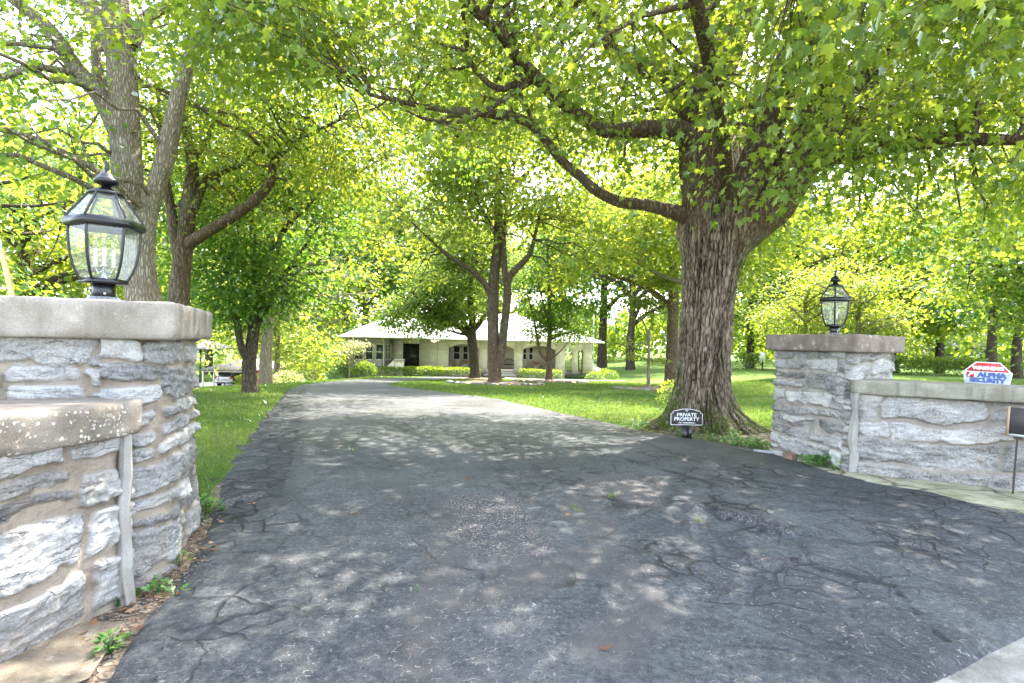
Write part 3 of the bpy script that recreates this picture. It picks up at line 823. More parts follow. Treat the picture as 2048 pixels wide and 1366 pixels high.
# ------------------------------------------------------------------ masonry
def round_poly(poly, closed, rad, step):
    poly = [np.array(p, float) for p in poly]
    n = len(poly); out = []
    for i in range(n):
        if not closed and i in (0, n - 1): out.append(poly[i]); continue
        a, b, c = poly[i - 1], poly[i], poly[(i + 1) % n]
        r1 = min(rad, 0.45 * np.linalg.norm(a - b)); r2 = min(rad, 0.45 * np.linalg.norm(c - b))
        p = b + (a - b) / np.linalg.norm(a - b) * r1; q = b + (c - b) / np.linalg.norm(c - b) * r2
        for t in np.linspace(0, 1, 10): out.append((1 - t) ** 2 * p + 2 * t * (1 - t) * b + t * t * q)
    if closed: out.append(out[0])
    P = np.array(out); L = np.concatenate(([0], np.cumsum(np.linalg.norm(np.diff(P, axis=0), axis=1))))
    k = max(4, int(L[-1] / step)); s = np.linspace(0, L[-1], k + 1)
    Q = np.column_stack((np.interp(s, L, P[:, 0]), np.interp(s, L, P[:, 1])))
    if closed: Q = Q[:-1]; s = s[:-1]
    T = (np.roll(Q, -1, 0) - np.roll(Q, 1, 0)) if closed else np.gradient(Q, axis=0)
    T /= np.linalg.norm(T, axis=1)[:, None]
    return Q, np.column_stack((T[:, 1], -T[:, 0])), s

def masonry(name, poly, z0, z1, res, seed, mat, parent, rad=0.1, course=(0.11, 0.25), length=(0.25, 0.8), joint=0.02, amp=0.035, batter=0.03, wave=0.045):
    Q, N, U = round_poly(poly, True, rad, res)
    nz = int((z1 - z0) / res); zz = np.linspace(z0, z1, nz + 1)
    u, z = np.meshgrid(U, zz)
    r = np.random.default_rng(seed)
    w1 = fbm(u * 1.1, z * 1.6, 0, 3, seed); w2 = fbm(u * 3.2, z * 4.0, 5, 4, seed + 3); w3 = fbm(u * 11, z * 14, 2, 4, seed + 5)
    zw = z + wave * w1 + 0.016 * w2 + 0.005 * w3; uw = u + 0.02 * w2 + 0.008 * w3 + 0.10 * (z - z0) * w1
    zb = [z0 - 0.2]
    while zb[-1] < z1 + 0.2: zb.append(zb[-1] + r.uniform(*course))
    zb = np.array(zb)
    row = np.clip(np.searchsorted(zb, zw) - 1, 0, len(zb) - 2)
    Lu = U[-1] + 1
    d = np.zeros_like(u); tone = np.zeros_like(u); off = np.zeros_like(u); t1 = np.zeros_like(u); t2 = np.zeros_like(u)
    cu = np.zeros_like(u); cz = np.zeros_like(u)
    for k in range(len(zb) - 1):
        m = row == k
        if not m.any(): continue
        h = zb[k + 1] - zb[k]
        ub = [-1 - r.uniform(0, 0.5)]
        while ub[-1] < Lu + 1: ub.append(ub[-1] + r.uniform(*length) * (0.7 + 0.5 * h / 0.18))
        ub = np.array(ub); ns = len(ub)
        i = np.clip(np.searchsorted(ub, uw[m]) - 1, 0, ns - 2)
        # some stones sit low or high inside their course, some are split in two thin beds
        lo = zb[k] + np.where(r.random(ns) < 0.3, r.uniform(0, 0.25, ns), 0) * h * 0.6
        hi = zb[k + 1] - np.where(r.random(ns) < 0.3, r.uniform(0, 0.25, ns), 0) * h * 0.6
        split = np.where((r.random(ns) < 0.28) & (h > 0.16), r.uniform(0.38, 0.62, ns), 9)
        zr = (zw[m] - zb[k]) / h
        up = zr > split[i]
        sl = np.where(split[i] < 2, zb[k] + split[i] * h, 0)
        L = np.where(split[i] < 2, np.where(up, sl, lo[i]), lo[i]); H = np.where(split[i] < 2, np.where(up, hi[i], sl), hi[i])
        tl = r.uniform(-0.18, 0.18, ns)                       # leaning ends
        a0 = uw[m] - ub[i] + tl[i] * (zr - 0.5) * h; b0 = ub[i + 1] - uw[m] - tl[np.minimum(i + 1, ns - 1)] * (zr - 0.5) * h
        a = np.minimum(a0, b0); b = np.minimum(zw[m] - L, H - zw[m])
        rr = 0.045
        dd = np.where((a < rr) & (b < rr), rr - np.hypot(rr - a, rr - b), np.minimum(a, b))
        d[m] = dd
        rs = r.random((ns, 2, 4))
        sel = rs[i, up.astype(int)]
        tone[m] = sel[:, 0]; off[m] = sel[:, 1]; t1[m] = sel[:, 2] - 0.5; t2[m] = sel[:, 3] - 0.5
        cu[m] = uw[m] - (ub[i] + ub[i + 1]) / 2; cz[m] = zw[m] - (L + H) / 2
    dn = d + 0.013 * w2 + 0.009 * w3
    m = sstep(joint * 0.45, joint * 0.45 + 0.008, dn)
    edge = sstep(joint * 0.4, joint * 0.4 + 0.018, dn)
    bed = fbm(u * 3.5, z * 26 + 6 * w1, 1, 4, seed + 9)
    chunk = fbm(u * 5, z * 8, tone * 9, 4, seed + 13)
    facet = np.abs(vnoise(u * 9 + 3 * w2, z * 11, tone * 5, seed + 21))
    grit = 1 - 2 * np.abs(fbm(u * 15, z * 24, tone * 7, 3, seed + 33)) + 0.6 * w3
    relief = edge * (0.35 + 0.65 * off) * amp + m * (t1 * cu * 0.12 + t2 * cz * 0.35) + m * (0.007 * bed + 0.010 * chunk + 0.012 * facet + 0.006 * grit) + (1 - m) * (0.007 * w3 + 0.005 * w2 + 0.003 * grit)
    out = relief + batter * (1 - (z - z0) / (z1 - z0)) ** 2
    V = np.stack((Q[None, :, 0] + N[None, :, 0] * out, Q[None, :, 1] + N[None, :, 1] * out, z), -1)
    n = len(U); i = np.arange(nz)[:, None] * n; k = np.arange(n)[None, :]; k2 = (k + 1) % n
    F = np.stack((i + k, i + k2, i + n + k2, i + n + k), -1).reshape(-1, 4)
    return np_obj(name, V.reshape(-1, 3), [F], mat, parent, dict(stone=m, tone=tone, relief=np.clip(0.5 + chunk * 0.5 + off * 0.2, 0, 1)), smooth=True)

def slab(name, poly, z0, z1, mat, parent, rad=0.02, res=0.03, amp=0.006, seed=1, chip=0.02):
    Q, N, U = round_poly(poly, True, rad, res)
    c = Q.mean(0)
    h = z1 - z0; e = 0.012
    lev = [(0.05, z0), (e, z0), (0, z0 + e)] + [(0, z0 + e + (h - 2 * e) * t) for t in np.linspace(0.15, 0.85, 6)] + [(0, z1 - e), (e, z1), (0.04, z1 + 0.002)]
    n = len(Q); V = []
    for ins, z in lev:
        p = Q - N * ins
        nn = fbm(p[:, 0] * 9, p[:, 1] * 9, z * 9, 4, seed); n2 = vnoise(p[:, 0] * 16, p[:, 1] * 16, z * 16, seed + 2)
        o = amp * nn - (chip * sstep(0.45, 0.8, n2) if ins <= e and (z <= z0 + e or z >= z1 - e) else 0)
        V.append(np.column_stack((p + N * o[:, None], z + 0.5 * amp * nn)))
    V = np.vstack(V); m = len(lev)
    i = np.arange(m - 1)[:, None] * n; k = np.arange(n)[None, :]; k2 = (k + 1) % n
    F = np.stack((i + k, i + k2, i + n + k2, i + n + k), -1).reshape(-1, 4)
    top = (np.arange(n) + (m - 1) * n)[None, :]; bot = np.arange(n)[::-1][None, :]
    return np_obj(name, V, [F, top, bot], mat, parent, smooth=False)

def inset(poly, d):
    P = [np.array(p, float) for p in poly]; n = len(P); out = []
    for i in range(n):
        a, b, c = P[i - 1], P[i], P[(i + 1) % n]
        t1 = (b - a) / np.linalg.norm(b - a); t2 = (c - b) / np.linalg.norm(c - b)
        n1 = np.array((-t1[1], t1[0])); n2 = np.array((-t2[1], t2[0]))
        bis = n1 + n2; bis /= np.linalg.norm(bis)
        out.append(b + bis * d / max(0.3, np.dot(bis, n1)))
    return out

def strip_wall(front, thick):
    """closed loop, counter-clockwise: `front` runs so that its outward side is on the right hand"""
    F = [np.array(p, float) for p in front]; back = []
    for i in range(len(F)):
        t = F[min(i + 1, len(F) - 1)] - F[max(i - 1, 0)]; t /= np.linalg.norm(t)
        back.append(F[i] + np.array((-t[1], t[0])) * thick)
    return F + back[::-1]

CAPZ0, CAPZ1 = 1.365, 1.575
L_near, L_far = np.array((-1.86, 3.04)), np.array((-2.366, 4.345))
L_out = np.array((-3.165, 2.534)); L_back = L_far + L_out - L_near
left_cap = [L_near, L_far, L_back, L_out]
pl = thing('gate_pillar', 'large grey rubble-stone gate pillar with a thick concrete cap in the left foreground', 'gate pillar', (L_near[0] - .6, L_near[1] + .5, 0), 0, 'stone gate pillars of the driveway')
def child_fix(p):
    for c in p.children: c.matrix_parent_inverse = Matrix.Translation(-Vector(p.location))
masonry('masonry', inset(left_cap, 0.075), -0.1, CAPZ0 + 0.01, 0.0085, 31, MAT['rubble_near'], pl, rad=0.28, course=(0.10, 0.26), length=(0.24, 0.8), joint=0.020, amp=0.024, batter=0.05, wave=0.06)
slab('cap', left_cap, CAPZ0, CAPZ1, MAT['cap'], pl, seed=2)
child_fix(pl)
Rn, Rl, Rr = np.array((3.93, 6.24)), np.array((3.5, 7.6)), np.array((5.1, 7.13))
Rb = Rl + Rr - Rn
right_cap = [Rn, Rr, Rb, Rl]
pr = thing('gate_pillar', 'pale stone gate pillar with a weathered brown cap on the right, beside the big maple trunk', 'gate pillar', (4.3, 7.3, 0), 0, 'stone gate pillars of the driveway')
masonry('masonry', inset(right_cap, 0.10), -0.25, CAPZ0 + 0.01, 0.012, 57, MAT['rubble_pale'], pr, rad=0.09, course=(0.11, 0.27), length=(0.2, 0.65), joint=0.022, amp=0.024, batter=0.04, wave=0.05)
slab('cap', right_cap, CAPZ0, CAPZ1, MAT['cap_brown'], pr, seed=9, amp=0.008)
child_fix(pr)

# wing walls
lw_front = [(-2.58, 0.2), (-2.46, 1.3), (-2.13, 2.24), (-2.02, 2.78), (-2.02, 2.95)]
lw = thing('wing_wall', 'low rubble-stone wing wall with a pebbly concrete coping, running from the left pillar toward the camera', 'stone wall', (-2.4, 1.6, 0), 0, 'wing walls beside the gate')
lw_loop = strip_wall(lw_front[::1], 0.55)
masonry('masonry', lw_loop, -0.1, 0.885, 0.0078, 77, MAT['rubble_near'], lw, rad=0.12, course=(0.17, 0.34), length=(0.26, 0.6), joint=0.034, amp=0.026, batter=0.05, wave=0.08)
cop_front = [(-2.53, 0.2), (-2.40, 1.3), (-2.065, 2.24), (-1.945, 2.76), (-1.95, 2.93)]
slab('coping', strip_wall(cop_front, 0.62), 0.875, 1.045, MAT['coping_pebble'], lw, rad=0.02, seed=4, amp=0.012)
jm = MB()
zz = np.linspace(-0.02, 0.9, 40)
for k in range(len(zz) - 1): pass
jp = np.column_stack((-1.995 + 0.008 * vnoise(zz * 6, 0, 0, 3) + 0.045 * (0.9 - zz) ** 2, 2.85 - 0.02 * (0.9 - zz) + 0.012 * vnoise(zz * 6, 5, 0, 4), zz))
jr = 0.034 + 0.008 * vnoise(zz * 9, 2, 0, 5)
V_, F_ = tube_np(jp, jr, 22, 0, 0.34, 4)
np_obj('mortar_joint', V_, F_, MAT['mortar'], lw, smooth=True)
child_fix(lw)
rw_front = [(4.0, 6.43), (5.3, 5.66), (6.6, 4.7), (8.0, 3.5), (9.0, 2.4)]
rw = thing('wing_wall', 'pale rubble-stone wing wall with a long grey coping, running off to the right edge', 'stone wall', (5.6, 5.6, 0), 0, 'wing walls beside the gate')
masonry('masonry', strip_wall(rw_front, 0.5), -0.2, 0.885, 0.011, 91, MAT['rubble_pale'], rw, rad=0.1, course=(0.13, 0.36), length=(0.3, 1.0), joint=0.026, amp=0.03, batter=0.06, wave=0.07)
rc_front = [(3.93, 6.37), (5.27, 5.58), (6.57, 4.62), (7.95, 3.42), (8.95, 2.3)]
slab('coping', strip_wall(rc_front, 0.64), 0.885, 1.045, MAT['coping_grey'], rw, rad=0.02, seed=14, amp=0.010, chip=0.03)
jp = np.column_stack((3.99 + 0.012 * vnoise(zz * 6, 0, 0, 13), 6.38 + 0.012 * vnoise(zz * 6, 5, 0, 14), zz))
V_, F_ = tube_np(jp, 0.042 + 0.012 * vnoise(zz * 9, 2, 0, 15), 22, 0, 0.34, 9)
np_obj('mortar_joint', V_, F_, MAT['mortar'], rw, smooth=True)
child_fix(rw)

# ------------------------------------------------------------------ lanterns
BODY = [(0.137, 0.122), (0.168, 0.17), (0.192, 0.23), (0.207, 0.30), (0.213, 0.36), (0.213, 0.405)]
ROOF = [(0.232, 0.445), (0.203, 0.48), (0.163, 0.522), (0.127, 0.560), (0.105, 0.588)]
def hexp(r, z, k): return (r * math.cos(k * math.pi / 3), r * math.sin(k * math.pi / 3), z)
def lantern(label, loc, rz):
    t = thing('post_lantern', label, 'lantern', loc, rz, 'lanterns on the gate pillars'); t.scale = (0.83, 0.83, 1.13)
    b = MB(); b.lathe([(0.118, 0.0), (0.116, 0.012), (0.1, 0.02), (0.084, 0.026), (0.078, 0.034)], 40)
    for k in range(20):
        a = k * math.pi / 10
        b.tube([(0.118 * math.cos(a), 0.118 * math.sin(a), 0.010), (0.082 * math.cos(a), 0.082 * math.sin(a), 0.031)], [0.006, 0.004], 5)
    b.build('base_flange', MAT['pewter'], t, smooth=False)
    MB().lathe([(0.068, 0.02), (0.072, 0.022), (0.072, 0.112)], 32).build('post_fitter', MAT['black_metal'], t, True)
    for a in (-1.75, -1.0, 0.6, 2.2):
        MB().lathe([(0.008, 0.0), (0.008, 0.006), (0.004, 0.009)], 10, Matrix.Rotation(a, 4, 'Z') @ Matrix.Translation((0.071, 0, 0.05)) @ Matrix.Rotation(math.pi / 2, 4, 'Y')).build('screw', MAT['screw'], t)
    f = MB()
    for k in range(6):
        f.tube([hexp(r + 0.002, z, k) for r, z in BODY], 0.0095, 6, 3)
    f.lathe([(0.145, 0.105), (0.148, 0.112), (0.142, 0.13), (0.128, 0.13)], 6)
    f.build('frame', MAT['black_metal'], t)
    rim = MB(); rim.lathe([(0.20, 0.400), (0.228, 0.398), (0.250, 0.408), (0.252, 0.425), (0.240, 0.446), (0.215, 0.452), (0.20, 0.44)], 6)
    V = np.concatenate(rim.v); rim2 = MB()
    n = 6; m = 7
    rim2.add(V, [(j * n + k, j * n + (k + 1) % n, ((j + 1) % m) * n + (k + 1) % n, ((j + 1) % m) * n + k) for j in range(m) for k in range(n)])
    rim2.build('rim', MAT['black_metal'], t)
    for prof, nm in ((BODY, 'glass_pane'), (ROOF, 'roof_pane')):
        for k in range(6):
            V = [hexp(r, z, kk) for r, z in prof for kk in (k, k + 1)]
            F = [(2 * j, 2 * j + 1, 2 * j + 3, 2 * j + 2) for j in range(len(prof) - 1)]
            MB().add(V, F).build(nm, MAT['lamp_glass'], t)
    rf = MB()
    for k in range(6):
        rf.tube([hexp(r + 0.002, z, k) for r, z in ROOF], 0.008, 6, 3)
    rf.lathe([(0.112, 0.582), (0.115, 0.592), (0.09, 0.602), (0.06, 0.61), (0.035, 0.622), (0.028, 0.634)], 24)
    rf.build('roof_frame', MAT['black_metal'], t, smooth=False)
    kb = MB(); kb.lathe([(0.026, 0.63), (0.042, 0.637), (0.072, 0.644), (0.079, 0.654), (0.078, 0.664), (0.066, 0.672), (0.052, 0.684), (0.040, 0.698), (0.022, 0.706), (0.013, 0.712), (0.012, 0.72), (0.019, 0.727), (0.013, 0.734), (0.016, 0.745), (0.014, 0.757), (0.007, 0.768), (0.001, 0.776)], 24)
    kb.build('finial', MAT['black_metal'], t, smooth=True)
    cl = MB(); cl.lathe([(0.05, 0.118), (0.048, 0.128), (0.02, 0.14), (0.010, 0.16), (0.010, 0.20)], 16)
    for k in range(3):
        a = k * 2 * math.pi / 3 + 0.5
        cl.tube([(0, 0, 0.18), (0.04 * math.cos(a), 0.04 * math.sin(a), 0.165), (0.062 * math.cos(a), 0.062 * math.sin(a), 0.195)], 0.005, 6, 4)
    cl.build('candle_arms', MAT['pewter'], t, smooth=True)
    for k in range(3):
        a = k * 2 * math.pi / 3 + 0.5
        M = Matrix.Translation((0.062 * math.cos(a), 0.062 * math.sin(a), 0.195))
        c = MB().lathe([(0.02, 0), (0.022, 0.004), (0.014, 0.008), (0.0125, 0.01), (0.0125, 0.10)], 14, M).build('candle', MAT['candle'], t, smooth=True)
        MB().lathe([(0.008, 0.10), (0.015, 0.12), (0.016, 0.135), (0.010, 0.155), (0.002, 0.175)], 12, M).build('bulb', MAT['lamp_glass'], c, smooth=True)
    return t
lantern('big black post lantern on the concrete cap of the nearer, left pillar', (-2.50, 3.36, CAPZ1 + 0.002), math.atan2(-3.36, 2.5) - math.pi / 6)
lantern('small-looking black post lantern on the brown cap of the right pillar, against lime foliage', (4.32, 7.38, CAPZ1 + 0.002), math.atan2(-7.38, -4.32) + 0.03)

# ------------------------------------------------------------------ signs
def text_obj(name, body, size, mat, parent, x, y, z, extrude=0.002, bold=0.0, sx=1.0, rz=0.0):
    cu = bpy.data.curves.new(name, 'FONT'); cu.body = body; cu.align_x = 'CENTER'; cu.align_y = 'CENTER'
    cu.size = size; cu.extrude = extrude; cu.offset = bold; cu.resolution_u = 3
    tmp = bpy.data.objects.new(name, cu); COL.objects.link(tmp)
    dg = bpy.context.evaluated_depsgraph_get(); dg.update()
    me = bpy.data.meshes.new_from_object(tmp.evaluated_get(dg))
    bpy.data.objects.remove(tmp); bpy.data.curves.remove(cu)
    me.name = name; me.materials.clear(); me.materials.append(mat)
    me.transform(Matrix.Translation((x, y, z)) @ Matrix.Rotation(math.pi / 2, 4, 'X') @ Matrix.Diagonal((sx, 1, 1, 1)))
    o = bpy.data.objects.new(name, me); return link(o, parent)
MXZ = Matrix.Rotation(math.pi / 2, 4, 'X')          # XY outline -> upright XZ outline facing -Y

def plate_poly(w, h, top):
    n = 0.11 * w
    pts = [(-w / 2, 0), (w / 2, 0), (w / 2, h), (w / 2 - n * .55, h), (w / 2 - n * .6, h + 0.06 * w), (w / 2 - n * 1.0, h + 0.085 * w)]
    arc = [(0.30 * w * math.cos(a), h + 0.085 * w + top * math.sin(a) ** 1.3) for a in np.linspace(0.05, math.pi - 0.05, 13)]
    return pts + arc + [(-x, y) for x, y in pts[:1:-1]]
sp = W(1368, 872, 9.0)
ps = thing('property_sign', 'small black Private Property sign on a stake at the foot of the maple trunk', 'sign', (sp[0], 8.9, float(zg(sp[0], 8.9))), 0.05)
zb = W(1367, 850, 8.9)[2] - ps.location.z
pw = 66 / FPX * 8.9
MB().prism(plate_poly(pw, 0.36 * pw, 0.055 * pw), -0.012, 0.012, Matrix.Translation((0, 0, zb)) @ MXZ).build('plate', MAT['sign_black'], ps)
P_ = plate_poly(pw, 0.36 * pw, 0.055 * pw); P2 = [np.array(p) for p in P_]
bo = MB(); loop = [Vector((p[0] * 0.965, -0.013, zb + 0.006 + (p[1] - 0.2 * pw) * 0.955 + 0.19 * pw)) for p in P_]
bo.tube(loop + [loop[0]], 0.0055, 5); bo.build('border_line', MAT['sign_white'], ps)
text_obj('lettering', 'PRIVATE', 0.145 * pw, MAT['sign_white'], ps, 0, -0.0145, zb + 0.31 * pw, 0.002, 0.0018, 1.12)
text_obj('lettering', 'PROPERTY', 0.145 * pw, MAT['sign_white'], ps, 0, -0.0145, zb + 0.18 * pw, 0.002, 0.0018, 1.12)
text_obj('lettering', '- NO TRESPASSING -', 0.062 * pw, MAT['sign_white'], ps, 0, -0.0145, zb + 0.07 * pw, 0.002, 0.0008, 1.0)
fl = MB(); fy = -0.014; fz = zb + 0.44 * pw; u_ = 0.03 * pw
fl.prism([(0, 1.5 * u_), (0.45 * u_, 0.3 * u_), (0, -0.6 * u_), (-0.45 * u_, 0.3 * u_)], -0.002, 0.002, Matrix.Translation((0, fy, fz)) @ MXZ)
for sgn in (-1, 1):
    fl.tube([(0.2 * u_ * sgn, fy, fz - 0.5 * u_), (0.75 * u_ * sgn, fy, fz + 0.5 * u_), (1.25 * u_ * sgn, fy, fz + 0.35 * u_), (1.15 * u_ * sgn, fy, fz - 0.2 * u_)], 0.2 * u_, 5, 4)
fl.box(-0.7 * u_, 0.7 * u_, fy - .002, fy + .002, fz - 0.75 * u_, fz - 0.5 * u_)
fl.prism([(0.3 * u_, -0.75 * u_), (0, -1.4 * u_), (-0.3 * u_, -0.75 * u_)], -0.002, 0.002, Matrix.Translation((0, fy, fz)) @ MXZ)
fl.build('fleur_emblem', MAT['sign_white'], ps)
MB().prism([(-0.145 * pw, -zb - 0.1), (0.145 * pw, -zb - 0.1), (0.165 * pw, 0.0), (-0.165 * pw, 0.0)], 0.013, 0.03, Matrix.Translation((0.0, 0, zb)) @ MXZ).build('stake', MAT['black_metal'], ps)

# octagonal alarm-company sign behind the right wall
SD = 6.55
ac = W(1967, 752, SD)
als = thing('security_sign', 'eight-sided red, white and blue Alpha Security warning sign behind the right wall', 'sign', (ac[0], SD, 0), -0.5)
als.rotation_euler = (0, R(1.8), -0.45)
aw = 77 / FPX * SD / math.cos(0.12)
a_ = aw / 2; hz = ac[2]
ang = aw * 0.02
oct_ = [(-0.245 * aw, 0.36 * aw), (-0.5 * aw, 0.10 * aw), (-0.46 * aw, -0.19 * aw), (-0.26 * aw, -0.42 * aw), (0.26 * aw, -0.42 * aw), (0.46 * aw, -0.19 * aw), (0.5 * aw, 0.10 * aw), (0.245 * aw, 0.36 * aw)]
def clip_oct(z0, z1, k=1.0):
    """the part of the octagon between two heights, shrunk a little"""
    O = [(x * k, z * k) for x, z in oct_][::-1]
    def half(P, f):
        out = []
        for i in range(len(P)):
            a, b = P[i], P[(i + 1) % len(P)]
            fa, fb = f(a), f(b)
            if fa >= 0: out.append(a)
            if (fa < 0) != (fb < 0):
                t = fa / (fa - fb); out.append((a[0] + (b[0] - a[0]) * t, a[1] + (b[1] - a[1]) * t))
        return out
    P = half(O, lambda p: p[1] - z0); P = half(P, lambda p: z1 - p[1])
    return P
UP = Matrix.Translation((0, 0, hz)) @ MXZ
MB().prism(oct_[::-1], -0.004, 0.004, UP).build('panel', MAT['sign_white'], als)
MB().prism(clip_oct(0.115 * aw, 1, 0.94), 0.005, 0.007, UP).build('red_band', MAT['sign_red'], als)
MB().prism(clip_oct(-0.185 * aw, 0.095 * aw, 0.95), 0.005, 0.0065, UP).build('pale_field', MAT['sign_pale'], als)
MB().prism(clip_oct(-1, -0.20 * aw, 0.95), 0.005, 0.007, UP).build('blue_band', MAT['sign_blue'], als)
text_obj('lettering', 'WARNING', 0.115 * aw, MAT['sign_white'], als, 0, -0.0095, hz + 0.20 * aw, 0.002, 0.004, 1.12)
text_obj('lettering', 'ALPHA', 0.165 * aw, MAT['sign_blue'], als, 0.085 * aw, -0.0095, hz + 0.025 * aw, 0.002, 0.006, 1.12)
text_obj('lettering', 'SECURITY', 0.145 * aw, MAT['sign_blue'], als, -0.0 * aw, -0.0095, hz - 0.115 * aw, 0.002, 0.005, 1.1)
lg = MB(); lg.box(-0.43 * aw, -0.275 * aw, -0.0105, -0.007, hz - 0.045 * aw, hz + 0.088 * aw); lg.build('logo_square', MAT['sign_red'], als)
lg = MB(); lg.prism([(-0.415 * aw, -0.035 * aw), (-0.375 * aw, -0.035 * aw), (-0.345 * aw, 0.03 * aw), (-0.315 * aw, 0.03 * aw), (-0.285 * aw, 0.08 * aw), (-0.355 * aw, 0.08 * aw), (-0.375 * aw, 0.02 * aw), (-0.395 * aw, 0.02 * aw)][::-1], 0.011, 0.013, UP); lg.build('logo_stroke', MAT['sign_white'], als)
MB().box(-0.012, 0.012, 0.005, 0.022, -0.05, hz + 0.3 * aw).build('stake', MAT['white'], als)

# dark board on a thin steel stake by the right edge
bd = 5.45
b0 = W(2026, 978, bd)
bs = thing('stake_sign', 'dark board with a tan wood edge on a thin rusty stake before the right wall', 'sign', (b0[0], bd, 0), -0.62)
z_lo = W(2020, 872, bd)[2]; z_hi = W(2018, 815, bd)[2]; bw = 0.36
bs.rotation_euler = (0, R(2.5), -0.55)
MB().box(-0.07, bw - 0.07, -0.006, 0.010, z_lo + 0.022, z_hi).build('board', MAT['slate_board'], bs)
MB().box(-0.09, -0.0705, -0.011, 0.012, z_lo - 0.005, z_hi + 0.008).build('edge_strip', MAT['tan_wood'], bs)
MB().box(-0.0700, bw - 0.07, -0.0095, 0.011, z_lo - 0.004, z_lo + 0.0215).build('bottom_trim', MAT['pewter'], bs)
s_ = MB(); s_.tube([(0.0, 0.004, -0.1), (0.0, 0.004, z_lo - 0.03), (0.0, 0.004, z_lo - 0.004)], [0.0085, 0.0085, 0.011], 8)
s_.box(-0.03, 0.03, -0.002, 0.008, z_lo - 0.022, z_lo - 0.0045); s_.build('stake', MAT['rust'], bs)

# low brown junction box and its conduit beside the right pillar
jb = G(1586, 921); jd = jb[1]
jt = thing('junction_box', 'low brown box sitting in the weeds at the foot of the right pillar', 'box', tuple(jb), 0.35)
MB().box(-0.10, 0.10, -0.07, 0.07, -0.03, 0.085).build('body', MAT['brown_box'], jt, bevel=0.006)
MB().box(-0.106, 0.106, -0.076, 0.076, 0.0853, 0.10).build('lid', MAT['brown_box'], jt, bevel=0.004)
p0, p1 = G(1515, 909), G(1566, 914)
cdt = MB(); cdt.tube([tuple(p0 + (0, 0.1, 0.03)), tuple((p0 + p1) / 2 + (0, 0, .045)), tuple(p1 + (0, 0, 0.05)), (jb[0] - 0.09, jb[1] + 0.0, jb[2] + 0.045)], 0.024, 10, 4)
props(cdt.build('conduit', MAT['conduit'], None, True), 'short grey pipe lying in the weeds, leading to the low brown box', 'pipe')

# guy wire with its yellow guard at the left edge
gb = W(24, 590, 6.0); gt = W(-4, 470, 6.4); g2_ = W(-260, -600, 8.5)
gw = thing('guy_wire', 'slanting guy wire with a faded yellow plastic guard behind the left pillar', 'guy wire', (gb[0] + .05, 6.0, 0))
low = gb + (gb - gt) * 3.0
wv = MB(); wv.tube([tuple(low - np.array(gw.location)), tuple(gt - np.array(gw.location)), tuple(gt + (gt - gb) * 9 - np.array(gw.location))], 0.006, 6); wv.build('wire', MAT['rust'], gw)
wv = MB(); wv.tube([tuple(low - np.array(gw.location)), tuple(W(3, 500, 6.25) - np.array(gw.location))], 0.028, 10); wv.build('guard', MAT['yellow_guard'], gw)
wv = MB(); wv.tube([tuple(W(3, 502, 6.25) - np.array(gw.location)), tuple(gt - np.array(gw.location))], [0.022, 0.016], 10); wv.build('grip', MAT['conduit'], gw)
cb = MB(); cb.tube([tuple(W(20, -60, 9.0)), tuple(W(60, 60, 9.0)), tuple(W(110, 190, 9.0)), tuple(W(140, 270, 9.0)), tuple(W(165, 380, 9.2)), tuple(W(180, 520, 9.4)), tuple(W(185, 640, 9.6))], 0.007, 6, 4)
props(cb.build('hanging_cable', MAT['rubber']), 'thin dark cable slanting down through the leaves at the upper left', 'cable')
# ================================================================== TREES
def leaf_proto(kind):
    if kind == 'maple':
        Rt = [(0.20, -0.05), (0.42, 0.05), (0.31, 0.21), (0.60, 0.46), (0.36, 0.47), (0.19, 0.50), (0.25, 0.74), (0.10, 0.78)]
        V = [(0, 0), (0, 0.4), (0, 1.0)] + Rt + [(-x, y) for x, y in Rt]
        n = len(Rt)
        F = [[0] + [3 + i for i in range(n)] + [2, 1], [0, 1, 2] + [3 + n + i for i in range(n)][::-1]]
        V = np.array([(x, y, -0.30 * abs(x) - 0.22 * y * y) for x, y in V])
        return V, [np.array(F)]
    if kind == 'star':
        Rt = [(0.40, 0.03), (0.29, 0.22), (0.58, 0.48), (0.19, 0.52)]
        V = [(0, 0)] + Rt + [(0, 1.0)] + [(-x, y) for x, y in Rt[::-1]]
        V = np.array([(x, y, -0.30 * abs(x) - 0.22 * y * y) for x, y in V])
        return V, [np.array([[0, 1, 2, 3, 4, 5], [0, 5, 6, 7, 8, 9]])]
    if kind == 'oval':
        V = np.array([(0, 0, 0), (.22, .22, -.06), (.27, .55, -.10), (0, 1, -.14), (-.27, .55, -.10), (-.22, .22, -.06)])
        return V, [np.array([[0, 1, 2, 3], [0, 3, 4, 5]])]
    if kind == 'quad':
        V = np.array([(0, 0, 0), (.38, .42, -.12), (0, 1, -.1), (-.38, .48, -.12)])
        return V, [np.array([[0, 1, 2, 3]])]
PROTO = {k: leaf_proto(k) for k in ('maple', 'star', 'oval', 'quad')}

def leaves_np(P, T, size, kind, r, tone=None, flat=0.45):
    """instances of one leaf: base P, tip direction T, blade roughly facing up"""
    P = np.asarray(P); n = len(P)
    T = T / (np.linalg.norm(T, axis=1)[:, None] + 1e-9)
    up = np.array((0, 0, 1.0)) + r.normal(0, flat, (n, 3))
    B = np.cross(T, up); B /= np.linalg.norm(B, axis=1)[:, None] + 1e-9
    N = np.cross(B, T)
    pv, pf = PROTO[kind]
    s = np.asarray(size)[:, None, None] if np.ndim(size) else size
    V = P[:, None, :] + s * (pv[None, :, 0:1] * B[:, None, :] + pv[None, :, 1:2] * T[:, None, :] + pv[None, :, 2:3] * N[:, None, :])
    k = len(pv)
    F = [(np.arange(n)[:, None, None] * k + f[None]).reshape(-1, f.shape[1]) for f in pf]
    tone = r.random(n) if tone is None else tone
    return V.reshape(-1, 3), F, np.repeat(tone, k)

